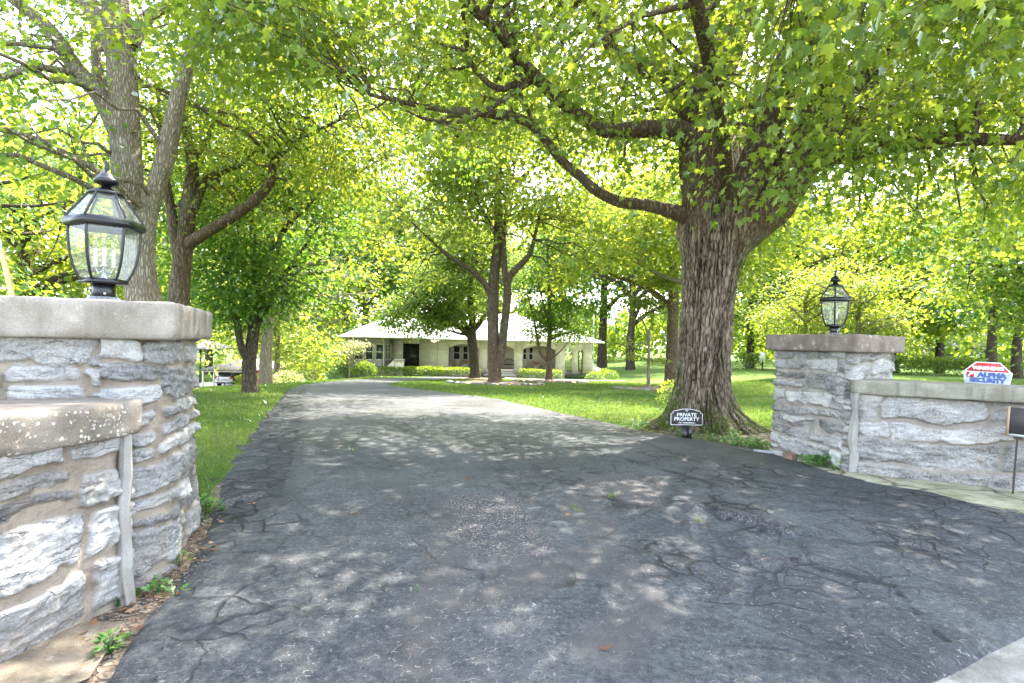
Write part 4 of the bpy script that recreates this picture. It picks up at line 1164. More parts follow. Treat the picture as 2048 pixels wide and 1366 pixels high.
def merge(parts):
    V = []; F = {}; A = []; n = 0
    for p in parts:
        V.append(p[0])
        for f in p[1]: F.setdefault(f.shape[1], []).append(f + n)
        if len(p) > 2: A.append(p[2])
        n += len(p[0])
    return np.vstack(V), [np.vstack(f) for f in F.values()], (np.concatenate(A) if A else None)

def nearest(A, B, wA=None):
    out = np.empty(len(B), int)
    for i in range(0, len(B), 400):
        d = np.linalg.norm(B[i:i + 400, None, :] - A[None], axis=2)
        if wA is not None: d = d + wA[None]
        out[i:i + 400] = d.argmin(1)
    return out

def bez(p0, c, p1, k):
    t = np.linspace(0, 1, k)[:, None]
    return (1 - t) ** 2 * p0 + 2 * t * (1 - t) * c + t * t * p1

def sample_crowns(crowns, n, r, shell=0.5, lump=0.0, lumpf=0.5, seed=0):
    vol = np.array([c[3] * c[4] * c[5] * (c[6] if len(c) > 6 else 1) for c in crowns]) ** 0.8; vol /= vol.sum()
    out = []
    while sum(len(o) for o in out) < n:
        k = n * 3
        ci = r.choice(len(crowns), k, p=vol)
        d = r.normal(0, 1, (k, 3)); d /= np.linalg.norm(d, axis=1)[:, None]
        rad = r.random(k) ** shell
        C = np.array([c[:6] for c in crowns])[ci]
        P = C[:, :3] + d * rad[:, None] * C[:, 3:6]
        if lump:
            m = vnoise(P[:, 0] * lumpf, P[:, 1] * lumpf, P[:, 2] * lumpf * 1.6, seed) + 0.4 * vnoise(P[:, 0] * lumpf * 2.3, P[:, 1] * lumpf * 2.3, P[:, 2] * lumpf * 3, seed + 1)
            P = P[m > lump - 1]
        out.append(P)
        if len(out) > 60: break
    return np.vstack(out)[:n]

def grow(limbs, crowns, n_sec, n_clu, lpc, lsize, seed, kind='oval', spread=0.45, keep=None, lump=0.8, lumpf=0.5, shell=0.45, sides=10, rough=0.05, limb_k=5, droop=0.35, twigs=True, tip=0.0, sec_r=0.05, leafsub=None, drift=None, wood0=None):
    r = np.random.default_rng(seed)
    wood = list(wood0 or [])
    sp = []; sr = []
    for pts, rads in limbs:
        c4 = catmull(np.column_stack((np.asarray(pts, float), np.asarray(rads, float))), limb_k)
        p, q = c4[:, :3], np.maximum(c4[:, 3], 0.012)
        wood.append(tube_np(p, q, sides, 0, rough, seed))
        k0 = len(p) // 4
        sp.append(p[k0:]); sr.append(q[k0:])
    SP = np.vstack(sp); SR = np.concatenate(sr)
    T = sample_crowns(crowns, n_sec, r, shell * 0.9, 0, lumpf, seed)
    if keep is not None: T = T[keep(T)]
    n = nearest(SP, T, SR * 1.0)
    ep = []; er = []
    for t_, i in zip(T, n):
        p0 = SP[i]; L = np.linalg.norm(t_ - p0)
        c = p0 + (t_ - p0) * 0.45 + r.normal(0, 0.12, 3) * L + np.array((0, 0, 0.16 * L))
        b = bez(p0, c, t_, 7)
        b[1:-1] += r.normal(0, 0.025, (5, 3)) * L
        r0 = min(SR[i] * 0.55, sec_r * (0.4 + 0.22 * L)); r0 = max(r0, 0.012)
        wood.append(tube_np(b, np.linspace(r0, max(0.006, r0 * 0.25), 7), 6))
        ep.append(b[2:]); er.append(np.linspace(r0, r0 * 0.25, 7)[2:])
    EP = np.vstack(ep + [SP]); ER = np.concatenate(er + [SR])
    C = sample_crowns(crowns, n_clu, r, shell, lump, lumpf, seed + 3)
    if keep is not None: C = C[keep(C)]
    n = nearest(EP, C, ER * 0.8)
    D = C - EP[n]
    Ld = np.linalg.norm(D, axis=1)
    far = Ld > 3.2                                  # pull stray clusters in toward their branch
    C[far] = EP[n][far] + D[far] / Ld[far][:, None] * 3.2
    D = C - EP[n]; Ld = np.linalg.norm(D, axis=1) + 1e-6
    if twigs:
        for c, i, L in zip(C, n, Ld):
            p0 = EP[i]
            m = p0 + (c - p0) * 0.5 + np.array((0, 0, 0.12 * L)) + r.normal(0, 0.06, 3) * L
            r0 = np.clip(ER[i] * 0.5, 0.004, 0.008 + 0.006 * L)
            wood.append(tube_np(bez(p0, m, c, 4), np.linspace(r0, 0.003, 4), 4))
    dirn = D / Ld[:, None]
    k = r.poisson(lpc, len(C)).clip(4)
    idx = np.repeat(np.arange(len(C)), k); m = len(idx)
    off = r.normal(0, 1, (m, 3)) * np.array((spread, spread, spread * 0.42))
    P = C[idx] + off - dirn[idx] * spread * 0.3
    out = off * np.array((1, 1, 0.3)); out /= np.linalg.norm(out, axis=1)[:, None] + 1e-6
    Td = out * 0.75 + dirn[idx] * 0.5 + r.normal(0, 0.35, (m, 3)) - np.array((0, 0, droop + tip))
    size = lsize * r.uniform(0.62, 1.22, m)
    tone = np.clip(0.5 + 0.26 * r.normal(0, 1, m) * 0.7 + 0.30 * (r.random(len(C))[idx] - 0.5), 0, 1)
    lv = []
    if leafsub is None:
        lv.append(leaves_np(P, Td, size, kind, r, tone))
    else:                                           # finer blades for the leaves nearest the gate
        near = leafsub(P)
        lv.append(leaves_np(P[near], Td[near], size[near], 'maple', r, tone[near]))
        lv.append(leaves_np(P[~near], Td[~near], size[~near], kind, r, tone[~near]))
    return merge(wood), merge(lv)

def put_tree(name, label, base, wood, leaves, barkm, leafm, cat='tree', group=None):
    t = thing(name, label, cat, tuple(base), 0, group)
    np_obj('trunk', wood[0], wood[1], MAT[barkm], t, smooth=True, origin=base)
    np_obj('crown', leaves[0], leaves[1], MAT[leafm], t, dict(tone=leaves[2]), origin=base)
    return t

def limb(spec, d0=None):
    """[(px,py,depth,radius)...] -> points, radii"""
    return [W(a, b, c) for a, b, c, _ in spec], [q for *_, q in spec]

# ------------------------------------------------------------------ the big maple
MB_ = np.array((3.62, 10.3, float(zg(3.62, 10.3))))
def hero_trunk():
    nt, nz = 520, 300
    th = np.linspace(0, 2 * math.pi, nt, endpoint=False); q = np.linspace(0, 1, nz)
    d = 10.3
    cpx = np.interp(q, [0, .12, .22, .39, .61, .71, .9, 1], [1409, 1406, 1405, 1411, 1417, 1421, 1432, 1440])
    cpy = np.interp(q, [0, 1], [862, 400])
    c = np.array([W(a, b, d) for a, b in zip(cpx, cpy)])
    c[0, 2] = min(c[0, 2], MB_[2] - 0.25)
    c[:, 2] = np.linspace(MB_[2] - 0.25, c[-1, 2], nz)
    h = c[:, 2] - MB_[2]
    r0 = np.interp(h, [-.3, 0.0, 0.15, 0.4, 0.8, 1.4, 2.2, 3.0, 3.5, 4.1, 4.6], [1.04, 0.94, 0.78, 0.62, 0.50, 0.458, 0.472, 0.505, 0.585, 0.66, 0.45])
    TH, HH = np.meshgrid(th, h)
    lob = 0
    rr = np.random.default_rng(3)
    for a, w, k in [(-2.95, .30, .75), (-2.2, .24, .30), (-1.45, .30, .55), (-0.75, .26, .38), (-0.15, .32, .75), (0.8, .3, .5), (1.7, .3, .55), (2.5, .3, .5)]:
        dd = np.angle(np.exp(1j * (TH - a - 0.15 * HH)))
        lob = lob + 1.35 * k * np.exp(-(dd / (w * .72)) ** 2)
    flare = np.exp(-np.clip(HH, -.3, 9) / 0.34)
    ff = np.exp(-np.clip(HH, -.3, 9) / 1.6)
    rad = r0[:, None] * (0.93 + 0.42 * flare * lob + 0.055 * ff * (lob - 0.4))
    # forks swell where the limbs leave
    rad += 0.16 * np.exp(-((HH - 3.6) / 0.5) ** 2) * np.exp(-(np.angle(np.exp(1j * (TH + 0.25))) / 0.6) ** 2)
    rad += 0.10 * np.exp(-((HH - 3.75) / 0.35) ** 2) * np.exp(-(np.angle(np.exp(1j * (TH - 2.9))) / 0.5) ** 2)
    wv = fbm(np.cos(TH) * 1.6, np.sin(TH) * 1.6, HH * 0.7, 3, 41)
    tw = TH + 0.16 * fbm(np.cos(TH) * 2.0, np.sin(TH) * 2.0, HH * 0.5, 4, 47) + 0.02 * np.sin(HH * 2)
    cs, sn = np.cos(tw), np.sin(tw)
    a1 = 1 - np.abs(vnoise(cs * 8.5, sn * 8.5, HH * 0.7, 43)) * 1.8
    a2 = 1 - np.abs(vnoise(cs * 21, sn * 21, HH * 3.0, 44)) * 1.8
    a3 = fbm(cs * 46, sn * 46, HH * 5.5, 3, 45)
    rid = 0.36 * a1 + 0.44 * a2 + 0.22 * a3
    rad = rad + 0.045 * wv + 0.075 * (rid - 0.45)
    V = np.stack((c[:, 0][:, None] + rad * np.cos(TH), c[:, 1][:, None] + rad * np.sin(TH), np.broadcast_to(c[:, 2][:, None], TH.shape)), -1)
    i = np.arange(nz - 1)[:, None] * nt; k = np.arange(nt)[None, :]; k2 = (k + 1) % nt
    F = np.stack((i + k, i + k2, i + nt + k2, i + nt + k), -1).reshape(-1, 4)
    top = (np.arange(nt) + (nz - 1) * nt)[None, :]
    mo = np.clip(np.exp(-np.clip(HH, 0, 9) / 0.55) * (0.4 + 0.9 * sstep(-.2, .5, fbm(cs * 2, sn * 2, HH, 3, 49))) * 1.3
                 + 0.9 * sstep(-.75, -.25, np.cos(TH + 0.0) * -1) * 0 + 0.85 * np.exp(-(np.angle(np.exp(1j * (TH + 0.35))) / 0.38) ** 2) * sstep(0.1, 0.6, vnoise(cs * 3, sn * 3, HH * 1.3, 50) + 0.5)
                 + 0.6 * np.exp(-(np.angle(np.exp(1j * (TH - 3.3))) / 0.35) ** 2) * sstep(2.6, 0.6, HH), 0, 1)
    return V.reshape(-1, 3), [F, top], np.clip(rid, 0, 1).ravel(), mo.ravel()
hv, hf, hr, hm = hero_trunk()
hero = thing('maple_tree', 'huge old maple right of the driveway with a deeply furrowed trunk and spreading limbs', 'tree', tuple(MB_))
np_obj('trunk', hv, hf, MAT['hero_bark'], hero, dict(ridge=hr, moss=hm), smooth=True, origin=MB_)
D = 10.3
hl = [limb([(1415, 470, D, .46), (1408, 400, D, .44), (1402, 300, D, .40), (1412, 200, D + .1, .36), (1425, 90, D + .2, .34), (1400, 10, D + .3, .31), (1330, -120, D + .4, .26), (1290, -330, D + .6, .18), (1260, -600, D + 1, .08)]),
      limb([(1412, 200, D + .1, .30), (1470, 60, D + .4, .28), (1520, -120, D + .8, .24), (1560, -350, D + 1.2, .17), (1580, -650, D + 1.6, .07)]),
      limb([(1428, 545, D, .28), (1462, 478, D - .05, .40), (1530, 415, D - .2, .43), (1590, 330, D - .35, .42), (1650, 240, D - .5, .38), (1745, 130, D - .7, .32), (1860, 20, D - .9, .26), (2000, -120, D - 1.2, .2), (2200, -330, D - 1.6, .1)]),
      limb([(1600, 330, D - .3, .33), (1690, 260, D - .1, .30), (1790, 190, D + .1, .28), (1900, 140, D + .2, .25), (2060, 70, D + .2, .21), (2300, -20, D, .14), (2600, -120, D - .4, .07)]),
      limb([(1450, 470, D - .1, .28), (1478, 400, D - .3, .30), (1520, 300, D - .6, .28), (1560, 170, D - 1.0, .24), (1600, 60, D - 1.5, .2), (1660, -90, D - 2.2, .15), (1720, -320, D - 3.2, .08)]),
      limb([(1400, 440, D, .22), (1345, 424, D - .1, .14), (1290, 410, D - .3, .105), (1240, 404, D - .5, .095), (1195, 382, D - .65, .09), (1157, 348, D - .75, .085), (1120, 318, D - .9, .08), (1075, 262, D - 1.1, .072), (1030, 235, D - 1.3, .09), (955, 225, D - 1.6, .07), (860, 215, D - 2.0, .045), (740, 190, D - 2.5, .025)]),
      limb([(1405, 300, D, .28), (1360, 262, D - .2, .19), (1300, 258, D - .5, .15), (1225, 262, D - .8, .125), (1180, 244, D - 1.0, .115), (1120, 200, D - 1.3, .105), (1082, 164, D - 1.5, .095), (1036, 117, D - 1.8, .09), (1003, 70, D - 2.1, .08), (937, 5, D - 2.6, .08), (850, -90, D - 3.2, .05)]),
      limb([(1402, 250, D, .3), (1340, 150, D - .2, .26), (1250, 110, D - .3, .22), (1200, 20, D - .5, .17), (1130, -80, D - .8, .13), (1020, -220, D - 1.2, .08)]),
      limb([(1120, 200, D - 1.3, .08), (1075, 165, D - 1.35, .06), (1040, 165, D - 1.5, .055), (1005, 178, D - 1.6, .05), (975, 165, D - 1.7, .045), (945, 130, D - 1.8, .04), (932, 80, D - 2.0, .035), (925, 10, D - 2.4, .02)]),
      limb([(1065, 160, D - 1.4, .05), (1020, 190, D - 1.6, .045), (965, 225, D - 1.9, .04), (905, 245, D - 2.3, .03), (840, 235, D - 2.7, .02)]),
      limb([(1650, 240, D - .5, .2), (1640, 120, D - 1.6, .17), (1620, 0, D - 2.8, .13), (1560, -160, D - 4, .08)]),
      limb([(1745, 130, D - .7, .2), (1800, 60, D - 2.0, .16), (1880, 10, D - 3.2, .12), (1990, -60, D - 4.4, .07)]),
      limb([(1430, 380, D + .3, .3), (1450, 330, D + 1.5, .26), (1480, 280, D + 3.0, .2), (1520, 240, D + 4.6, .12), (1560, 220, D + 6, .05)]),
      limb([(1590, 330, D - .3, .2), (1720, 300, D - 1.4, .16), (1880, 280, D - 2.4, .11), (2060, 280, D - 3.2, .06)]),
      limb([(1460, 410, D - .3, .13), (1450, 300, D - 1.6, .10), (1430, 180, D - 3.0, .08), (1400, 40, D - 4.3, .08), (1350, -150, D - 5.4, .04)])]
hc = [(3.4, 10.0, 8.6, 7.2, 6.5, 4.6, 1.0), (-0.6, 8.2, 6.2, 4.6, 3.6, 2.6, 1.0), (7.4, 8.8, 6.0, 4.6, 4.4, 2.8, 1.0), (3.6, 6.0, 5.2, 4.6, 2.6, 2.2, 1.3), (3.2, 14.2, 6.2, 5.5, 3.6, 2.6, 0.9), (2.6, 4.2, 4.7, 2.8, 1.6, 1.2, 1.2), (7.8, 9.4, 4.3, 3.6, 2.6, 1.4, 1.2), (7.6, 10.8, 3.9, 2.8, 2.0, 1.0, 1.3), (-4.6, 8.6, 6.0, 2.6, 2.4, 1.6, .9), (-2.6, 6.4, 5.0, 2.4, 2.0, 1.4, 1.1), (-1.2, 14.0, 7.6, 4.2, 3.4, 2.0, .9)]
def hero_keep(P):
    x, y, z = P.T
    el = (z - CAMZ) / np.maximum(y, 0.3)                       # slope seen from the gate
    lim = np.interp(x / np.maximum(y, 0.5), [-1.2, -.5, -.1, .15, .26, .33, .46, .52, .7, 1.2], [.50, .44, .36, .27, .24, .28, .23, .18, .145, .15])
    low = 2.75 + 0.35 * vnoise(x * .5, y * .5, 0, 5)
    return (z > low) & (np.linalg.norm(P - (0, 0, CAMZ), axis=1) > 3.5) & ((y < 1.2) | (el > lim + 0.05 * vnoise(x * .9, y * .9, 1, 6)))
LPX = []
for q in (1, 5, 6, 8):
    pp_ = catmull(np.array(hl[q][0]), 6)
    LPX.append(np.column_stack((1024 + pp_[:, 0] / pp_[:, 1] * FPX, 683 - (pp_[:, 2] - CAMZ) / pp_[:, 1] * FPX, pp_[:, 1], catmull(np.column_stack((hl[q][0], hl[q][1])), 6)[:, 3] / pp_[:, 1] * FPX)))
LPX = np.vstack(LPX)
def hero_keep2(P):
    """thins the sprays that would hang right before the big limbs, so that the limbs read"""
    k = hero_keep(P)
    y = np.maximum(P[:, 1], .5); px = 1024 + P[:, 0] / y * FPX; py = 683 - (P[:, 2] - CAMZ) / y * FPX
    i = nearest(LPX[:, :2], np.column_stack((px, py)))
    near_ = (np.hypot(LPX[i, 0] - px, LPX[i, 1] - py) < LPX[i, 3] + 26 * 4 / y + 8) & (y < LPX[i, 2] + .2)
    return k & ~(near_ & (vnoise(P[:, 0] * 2.3, P[:, 1] * 2.3, P[:, 2] * 2.3, 15) < .42))
wood, lv = grow(hl, hc, 400, 4100, 24, 0.108, 11, 'star', 0.38, hero_keep2, lump=0.90, lumpf=0.55, sides=16, rough=0.10, droop=0.55,
                leafsub=lambda P: (np.linalg.norm(P - (0, 0, CAMZ), axis=1) < 7.0) & (P[:, 1] > 0.5))
np_obj('limbs', wood[0], wood[1], MAT['bark_brown'], hero, smooth=True, origin=MB_)
np_obj('crown', lv[0], lv[1], MAT['maple'], hero, dict(tone=lv[2]), origin=MB_)

# ------------------------------------------------------------------ near trees on the left
base = np.array((-6.75, 10.0, float(zg(-6.75, 10))))
l1 = [limb([(285, 760, 10, 0.361), (288, 640, 10, 0.310), (280, 560, 10, 0.267), (268, 470, 10, 0.258), (257, 380, 10, 0.258), (251, 280, 10, 0.249), (247, 180, 10, 0.241), (240, 80, 10, 0.232), (228, -20, 10, 0.215), (215, -160, 10, 0.172), (190, -420, 10, 0.103), (180, -700, 10, 0.043)]),
      limb([(290, 640, 10, 0.252), (284, 540, 9.9, 0.200), (290, 450, 9.8, 0.178), (308, 385, 9.8, 0.155), (330, 320, 9.8, 0.155), (345, 250, 9.8, 0.148), (362, 170, 9.8, 0.133), (390, 100, 9.8, 0.126), (430, 40, 9.7, 0.111), (500, -20, 9.6, 0.089), (600, -120, 9.4, 0.052)]),
      limb([(252, 300, 10, .17), (205, 200, 9.9, .15), (150, 135, 9.8, .13), (100, 60, 9.8, .115), (40, 10, 9.7, .09), (-60, -60, 9.6, .05)]),
      limb([(245, 130, 10, .2), (205, 50, 10.2, .16), (165, 0, 10.4, .14), (100, -90, 10.6, .08)]),
      limb([(262, 90, 10, .14), (300, 30, 10.2, .11), (360, 0, 10.4, .09), (440, -60, 10.7, .05)]),
      limb([(225, 240, 10.2, .10), (195, 140, 10.5, .09), (190, 30, 10.8, .07), (180, -90, 11, .05)]),
      limb([(500, -10, 9.6, .09), (470, 20, 9.4, .07), (380, 80, 9.0, .03)])]
c1 = [(-6.6, 10.2, 9.4, 5.0, 4.4, 3.4, 1.0), (-8.2, 8.6, 5.4, 2.6, 2.6, 2.2, .9), (-3.6, 9.0, 7.4, 2.8, 2.6, 2.0, 1.0), (-5.5, 13, 7.0, 4, 3.0, 2.6, .8), (-8.2, 6.4, 4.3, 1.8, 1.8, 1.0, 1.0)]
def keep1(P):
    x, y, z = P.T
    px = 1024 + x / np.maximum(y, .5) * FPX; py = 683 - (z - CAMZ) / np.maximum(y, .5) * FPX
    clear = (px > 212) & (px < 400) & (py > 60) & (y < 10.6) & (vnoise(x * 3, y * 3, z * 3, 8) < 0.55)
    clear |= (px > 120) & (px < 310) & (py > 320) & (y < 9.3)
    return ~clear & (z > 3.0) & (y > 4.2) & ((py < 470) | (px < 170))
wood, lv = grow(l1, c1, 130, 1250, 18, 0.135, 21, 'oval', 0.40, keep1, lump=0.85, lumpf=0.6, sides=16, rough=0.06)
put_tree('forked_tree', 'tall grey forked tree directly behind the left lantern', base, wood, lv, 'bark_grey', 'leaf_green')

base = np.array((-8.5, 14.0, float(zg(-8.5, 14))))
l2 = [limb([(352, 760, 14, .30), (355, 640, 14, .26), (362, 540, 14, .23), (370, 480, 14, .21), (377, 400, 14, .17), (385, 330, 14, .14), (372, 270, 14, .11), (370, 200, 14, .08), (380, 60, 14, .04)]),
      limb([(364, 540, 14, .18), (345, 440, 13.9, .12), (335, 380, 13.8, .10), (325, 300, 13.8, .07), (315, 180, 13.7, .03)]),
      limb([(372, 490, 14, .17), (420, 460, 13.8, .14), (470, 430, 13.6, .13), (510, 400, 13.5, .12), (542, 362, 13.4, .11), (550, 320, 13.3, .09), (600, 280, 13.2, .06), (680, 240, 13.0, .03)]),
      limb([(384, 420, 14, .14), (410, 365, 14.2, .11), (450, 340, 14.3, .09), (485, 325, 14.4, .06), (560, 260, 14.6, .03)]),
      limb([(386, 320, 14, .09), (410, 285, 14.1, .08), (430, 240, 14.2, .05), (470, 140, 14.4, .03)])]
c2 = [(-7.4, 14, 8.0, 4.2, 3.6, 3.2, 1.0), (-4.6, 13.4, 6.2, 2.6, 2.4, 1.8, .9), (-9.5, 14.5, 6.2, 2.4, 2.4, 2.2, .9), (-7.5, 15, 4.4, 2.0, 1.6, 1.0, .5)]
def keep2(P):
    x, y, z = P.T
    px = 1024 + x / y * FPX; py = 683 - (z - CAMZ) / y * FPX
    return ~((px > 310) & (px < 400) & (py > 330) & (y < 14.4)) & (py < 480) | ((py >= 480) & (py < 600) & (y > 14.6) & (px < 480))
wood, lv = grow(l2, c2, 120, 1150, 17, 0.135, 23, 'oval', 0.45, keep2, lump=0.85, sides=12, rough=0.06)
put_tree('branching_tree', 'smaller tree right of the grey forked one, with crooked bare lower limbs reaching right', base, wood, lv, 'bark_brown', 'leaf_lime')

b3 = G(503, 786); base = b3
d3 = base[1]
l3 = [limb([(503, 800, d3, .36), (500, 770, d3, .26), (498, 730, d3, .23), (503, 690, d3, .20), (510, 640, d3, .18), (512, 560, d3, .14), (505, 460, d3, .09), (500, 340, d3, .04)]),
      limb([(497, 720, d3, .16), (482, 690, d3 - .3, .12), (470, 620, d3 - .6, .09), (450, 520, d3 - .9, .04)]),
      limb([(508, 660, d3, .13), (545, 590, d3, .1), (590, 520, d3 + .4, .06), (640, 450, d3 + .8, .03)]),
      limb([(511, 620, d3, .11), (545, 540, d3 + .5, .08), (570, 440, d3 + 1, .04)]),
      limb([(509, 560, d3, .12), (560, 470, d3 + .3, .10), (650, 380, d3 + .5, .07), (760, 320, d3 + .6, .03)]),
      limb([(505, 650, d3, .10), (440, 590, d3 + .6, .06), (400, 520, d3 + 1, .03)])]
ck = base + np.array((0, 0, 0))
c3 = [(base[0] + .1, d3, base[2] + 5.6, 3.7, 3.6, 2.9, 1.0), (base[0] + .4, d3, base[2] + 3.2, 2.7, 2.6, 1.1, .8), (base[0] - .8, d3, base[2] + 2.9, 1.6, 1.6, .7, .4), (base[0] + .5, d3, base[2] + 8.0, 2.6, 2.6, 2.0, .7), (base[0] + 4.6, d3 + .5, base[2] + 8.8, 3.6, 3.4, 1.9, .8)]
def keep3(P):
    x, y, z = P.T
    px = 1024 + x / y * FPX; py = 683 - (z - CAMZ) / y * FPX
    return (py < 715 + 12 * vnoise(x * 2, y * 2, 0, 4)) & ~((np.abs(px - 503) < 22) & (py > 655) & (y < d3))
wood, lv = grow(l3, c3, 120, 1200, 20, 0.165, 25, 'quad', 0.42, keep3, lump=0.92, lumpf=0.6, sides=12, rough=0.06)
put_tree('shade_tree', 'dense dark-green tree on the left lawn, in front of the carport', base, wood, lv, 'bark_dark', 'leaf_deep')

# ------------------------------------------------------------------ trees on the island lawn
base = G(990, 769); d5 = base[1]; sc5 = d5 / FPX
l5 = [limb([(990, 785, d5, .62), (990, 760, d5, .43), (988, 720, d5, .34), (986, 660, d5, .33), (986, 600, d5, .33), (989, 545, d5, .31), (997, 480, d5, .28), (996, 400, d5, .22), (1000, 320, d5, .15), (1008, 220, d5, .10), (1010, 120, d5, .05)]),
      limb([(995, 735, d5, .30), (1004, 690, d5 - .2, .25), (1014, 600, d5 - .4, .23), (1016, 560, d5 - .4, .21), (1030, 540, d5 - .5, .2), (1058, 510, d5 - .6, .15), (1070, 470, d5 - .8, .10), (1085, 400, d5 - 1, .05)]),
      limb([(1014, 570, d5 - .4, .2), (1008, 520, d5 - .4, .17), (1010, 440, d5 - .3, .1), (1030, 330, d5, .05)]),
      limb([(986, 600, d5, .2), (968, 565, d5 - .3, .17), (935, 535, d5 - .6, .14), (895, 510, d5 - .9, .11), (850, 470, d5 - 1.3, .06), (800, 420, d5 - 1.6, .03)]),
      limb([(994, 470, d5, .16), (975, 440, d5 - .5, .12), (955, 400, d5 - .9, .08), (935, 330, d5 - 1.2, .04)]),
      limb([(996, 400, d5, .14), (1060, 340, d5, .1), (1130, 280, d5, .05)])]
zc = lambda py: CAMZ + (683 - py) * sc5
c5 = [(-1.2, d5, zc(330), 7.2, 6.0, 5.6, 1.0), (-6.0, d5 - 1, zc(400), 4.6, 4.0, 3.4, 1.0), (-8.5, d5 + 1, zc(500), 3.0, 3.0, 1.8, .6), (-5.6, 27.5, 9.6, 4.6, 3.6, 2.4, 1.0), (-1.5, 27.0, 11.0, 3.6, 3.0, 2.4, .8), (4.4, d5, zc(480), 3.2, 3.0, 2.2, .7), (3.0, d5, zc(420), 3.4, 3.4, 2.8, .7), (-0.6, d5, zc(180), 4.6, 4.4, 3.6, .8), (2.2, d5 + 1, zc(560), 1.6, 1.6, 1.2, .25), (-4.2, d5, zc(560), 2.0, 2.0, 1.2, .3)]
def keep5(P):
    x, y, z = P.T
    px = 1024 + x / y * FPX; py = 683 - (z - CAMZ) / y * FPX
    return ~((px > 960) & (px < 1030) & (py > 470) & (y < d5 + .5)) & (py < 640)
wood, lv = grow(l5, c5, 230, 1600, 19, 0.27, 27, 'quad', 0.68, keep5, lump=0.95, lumpf=0.34, sides=12, rough=0.05, sec_r=0.06)
put_tree('twin_stem_tree', 'tall twin-stemmed tree in the ringed mulch bed at the centre of the island lawn', base, wood, lv, 'bark_brown', 'leaf_lime')

d6 = 42.0; bb = W(948, 755, d6); base = np.array((bb[0], d6, float(zg(bb[0], d6))))
l6 = [limb([(950, 765, d6, .62), (950, 740, d6, .38), (947, 700, d6, .37), (943, 668, d6, .37), (945, 640, d6, .28), (940, 590, d6, .22), (945, 520, d6, .14), (950, 450, d6, .06)]),
      limb([(942, 672, d6, .3), (920, 655, d6 - .4, .2), (890, 640, d6 - .8, .16), (855, 615, d6 - 1.2, .12), (825, 585, d6 - 1.6, .06)]),
      limb([(941, 668, d6, .25), (925, 640, d6 + .4, .18), (905, 605, d6 + .8, .13), (885, 560, d6 + 1.2, .06)]),
      limb([(946, 660, d6, .25), (960, 645, d6 + .3, .2), (975, 620, d6 + .5, .14), (985, 580, d6 + .7, .06)]),
      limb([(947, 665, d6, .18), (925, 668, d6 + .2, .12), (895, 660, d6 + .2, .05)])]
s6 = d6 / FPX
c6 = [((930 - 1024) * s6, d6, CAMZ + 120 * s6, 4.6, 3.6, 3.0, 1), ((850 - 1024) * s6, d6 - 1, CAMZ + 60 * s6, 3.0, 2.4, 1.7, .7), ((800 - 1024) * s6, d6 - 1, CAMZ + 45 * s6, 1.8, 1.6, 1.2, .4), ((960 - 1024) * s6, d6, CAMZ + 190 * s6, 3.5, 3.2, 2.6, .8), ((840 - 1024) * s6, d6 - 1.2, CAMZ + 12 * s6, 1.2, .8, .35, .1), ((850 - 1024) * s6, d6 - 1, CAMZ + 38 * s6, 3.4, 1.6, .8, .9)]
def keep6(P):
    x, y, z = P.T
    px = 1024 + x / y * FPX; py = 683 - (z - CAMZ) / y * FPX
    return (py < 676) & ~((np.abs(px - 945) < 14) & (py > 640)) & ((py < 652) | (px < 905))
wood, lv = grow(l6, c6, 100, 1250, 17, 0.25, 29, 'quad', 0.6, keep6, lump=0.95, lumpf=0.4, sides=10, sec_r=0.05)
put_tree('spreading_tree', 'mossy tree with low fanning limbs before the house, left of the twin-stemmed one', base, wood, lv, 'bark_dark', 'leaf_green')

d7 = 39.0; bb = W(1098, 760, d7); base = np.array((bb[0], d7, float(zg(bb[0], d7))))
l7 = [limb([(1098, 768, d7, .34), (1098, 745, d7, .24), (1098, 720, d7, .21), (1098, 690, d7, .17), (1100, 640, d7, .14), (1097, 580, d7, .1), (1095, 500, d7, .04)]),
      limb([(1096, 722, d7, .15), (1082, 708, d7 - .2, .11), (1075, 680, d7 - .3, .09), (1068, 640, d7 - .4, .07), (1055, 590, d7 - .5, .03)]),
      limb([(1102, 718, d7, .06), (1118, 705, d7 - .3, .045), (1132, 690, d7 - .5, .03)]),
      limb([(1100, 680, d7, .1), (1120, 670, d7 + .3, .08), (1140, 665, d7 + .5, .05), (1165, 680, d7 + .6, .02)]),
      limb([(1098, 650, d7, .09), (1085, 600, d7 + .5, .06), (1075, 560, d7 + .8, .03)])]
s7 = d7 / FPX
c7 = [((1100 - 1024) * s7, d7, CAMZ + 110 * s7, 2.6, 2.4, 3.2, 1), ((1062 - 1024) * s7, d7, CAMZ + 15 * s7, 1.3, 1.1, .9, .5), ((1145 - 1024) * s7, d7, CAMZ + 25 * s7, 1.6, 1.3, .9, .6), ((1100 - 1024) * s7, d7, CAMZ + 35 * s7, .7, .7, 1.4, .3), ((1110 - 1024) * s7, d7, CAMZ + 200 * s7, 2.0, 2.0, 2.0, .5)]
wood, lv = grow(l7, c7, 80, 620, 17, 0.2, 31, 'quad', 0.5, lambda P: P[:, 2] > base[2] + 2.2, lump=1.0, lumpf=0.5, sides=10, sec_r=0.04)
put_tree('slim_tree', 'slim ivy-clad tree before the right half of the house', base, wood, lv, 'bark_brown', 'leaf_deep')

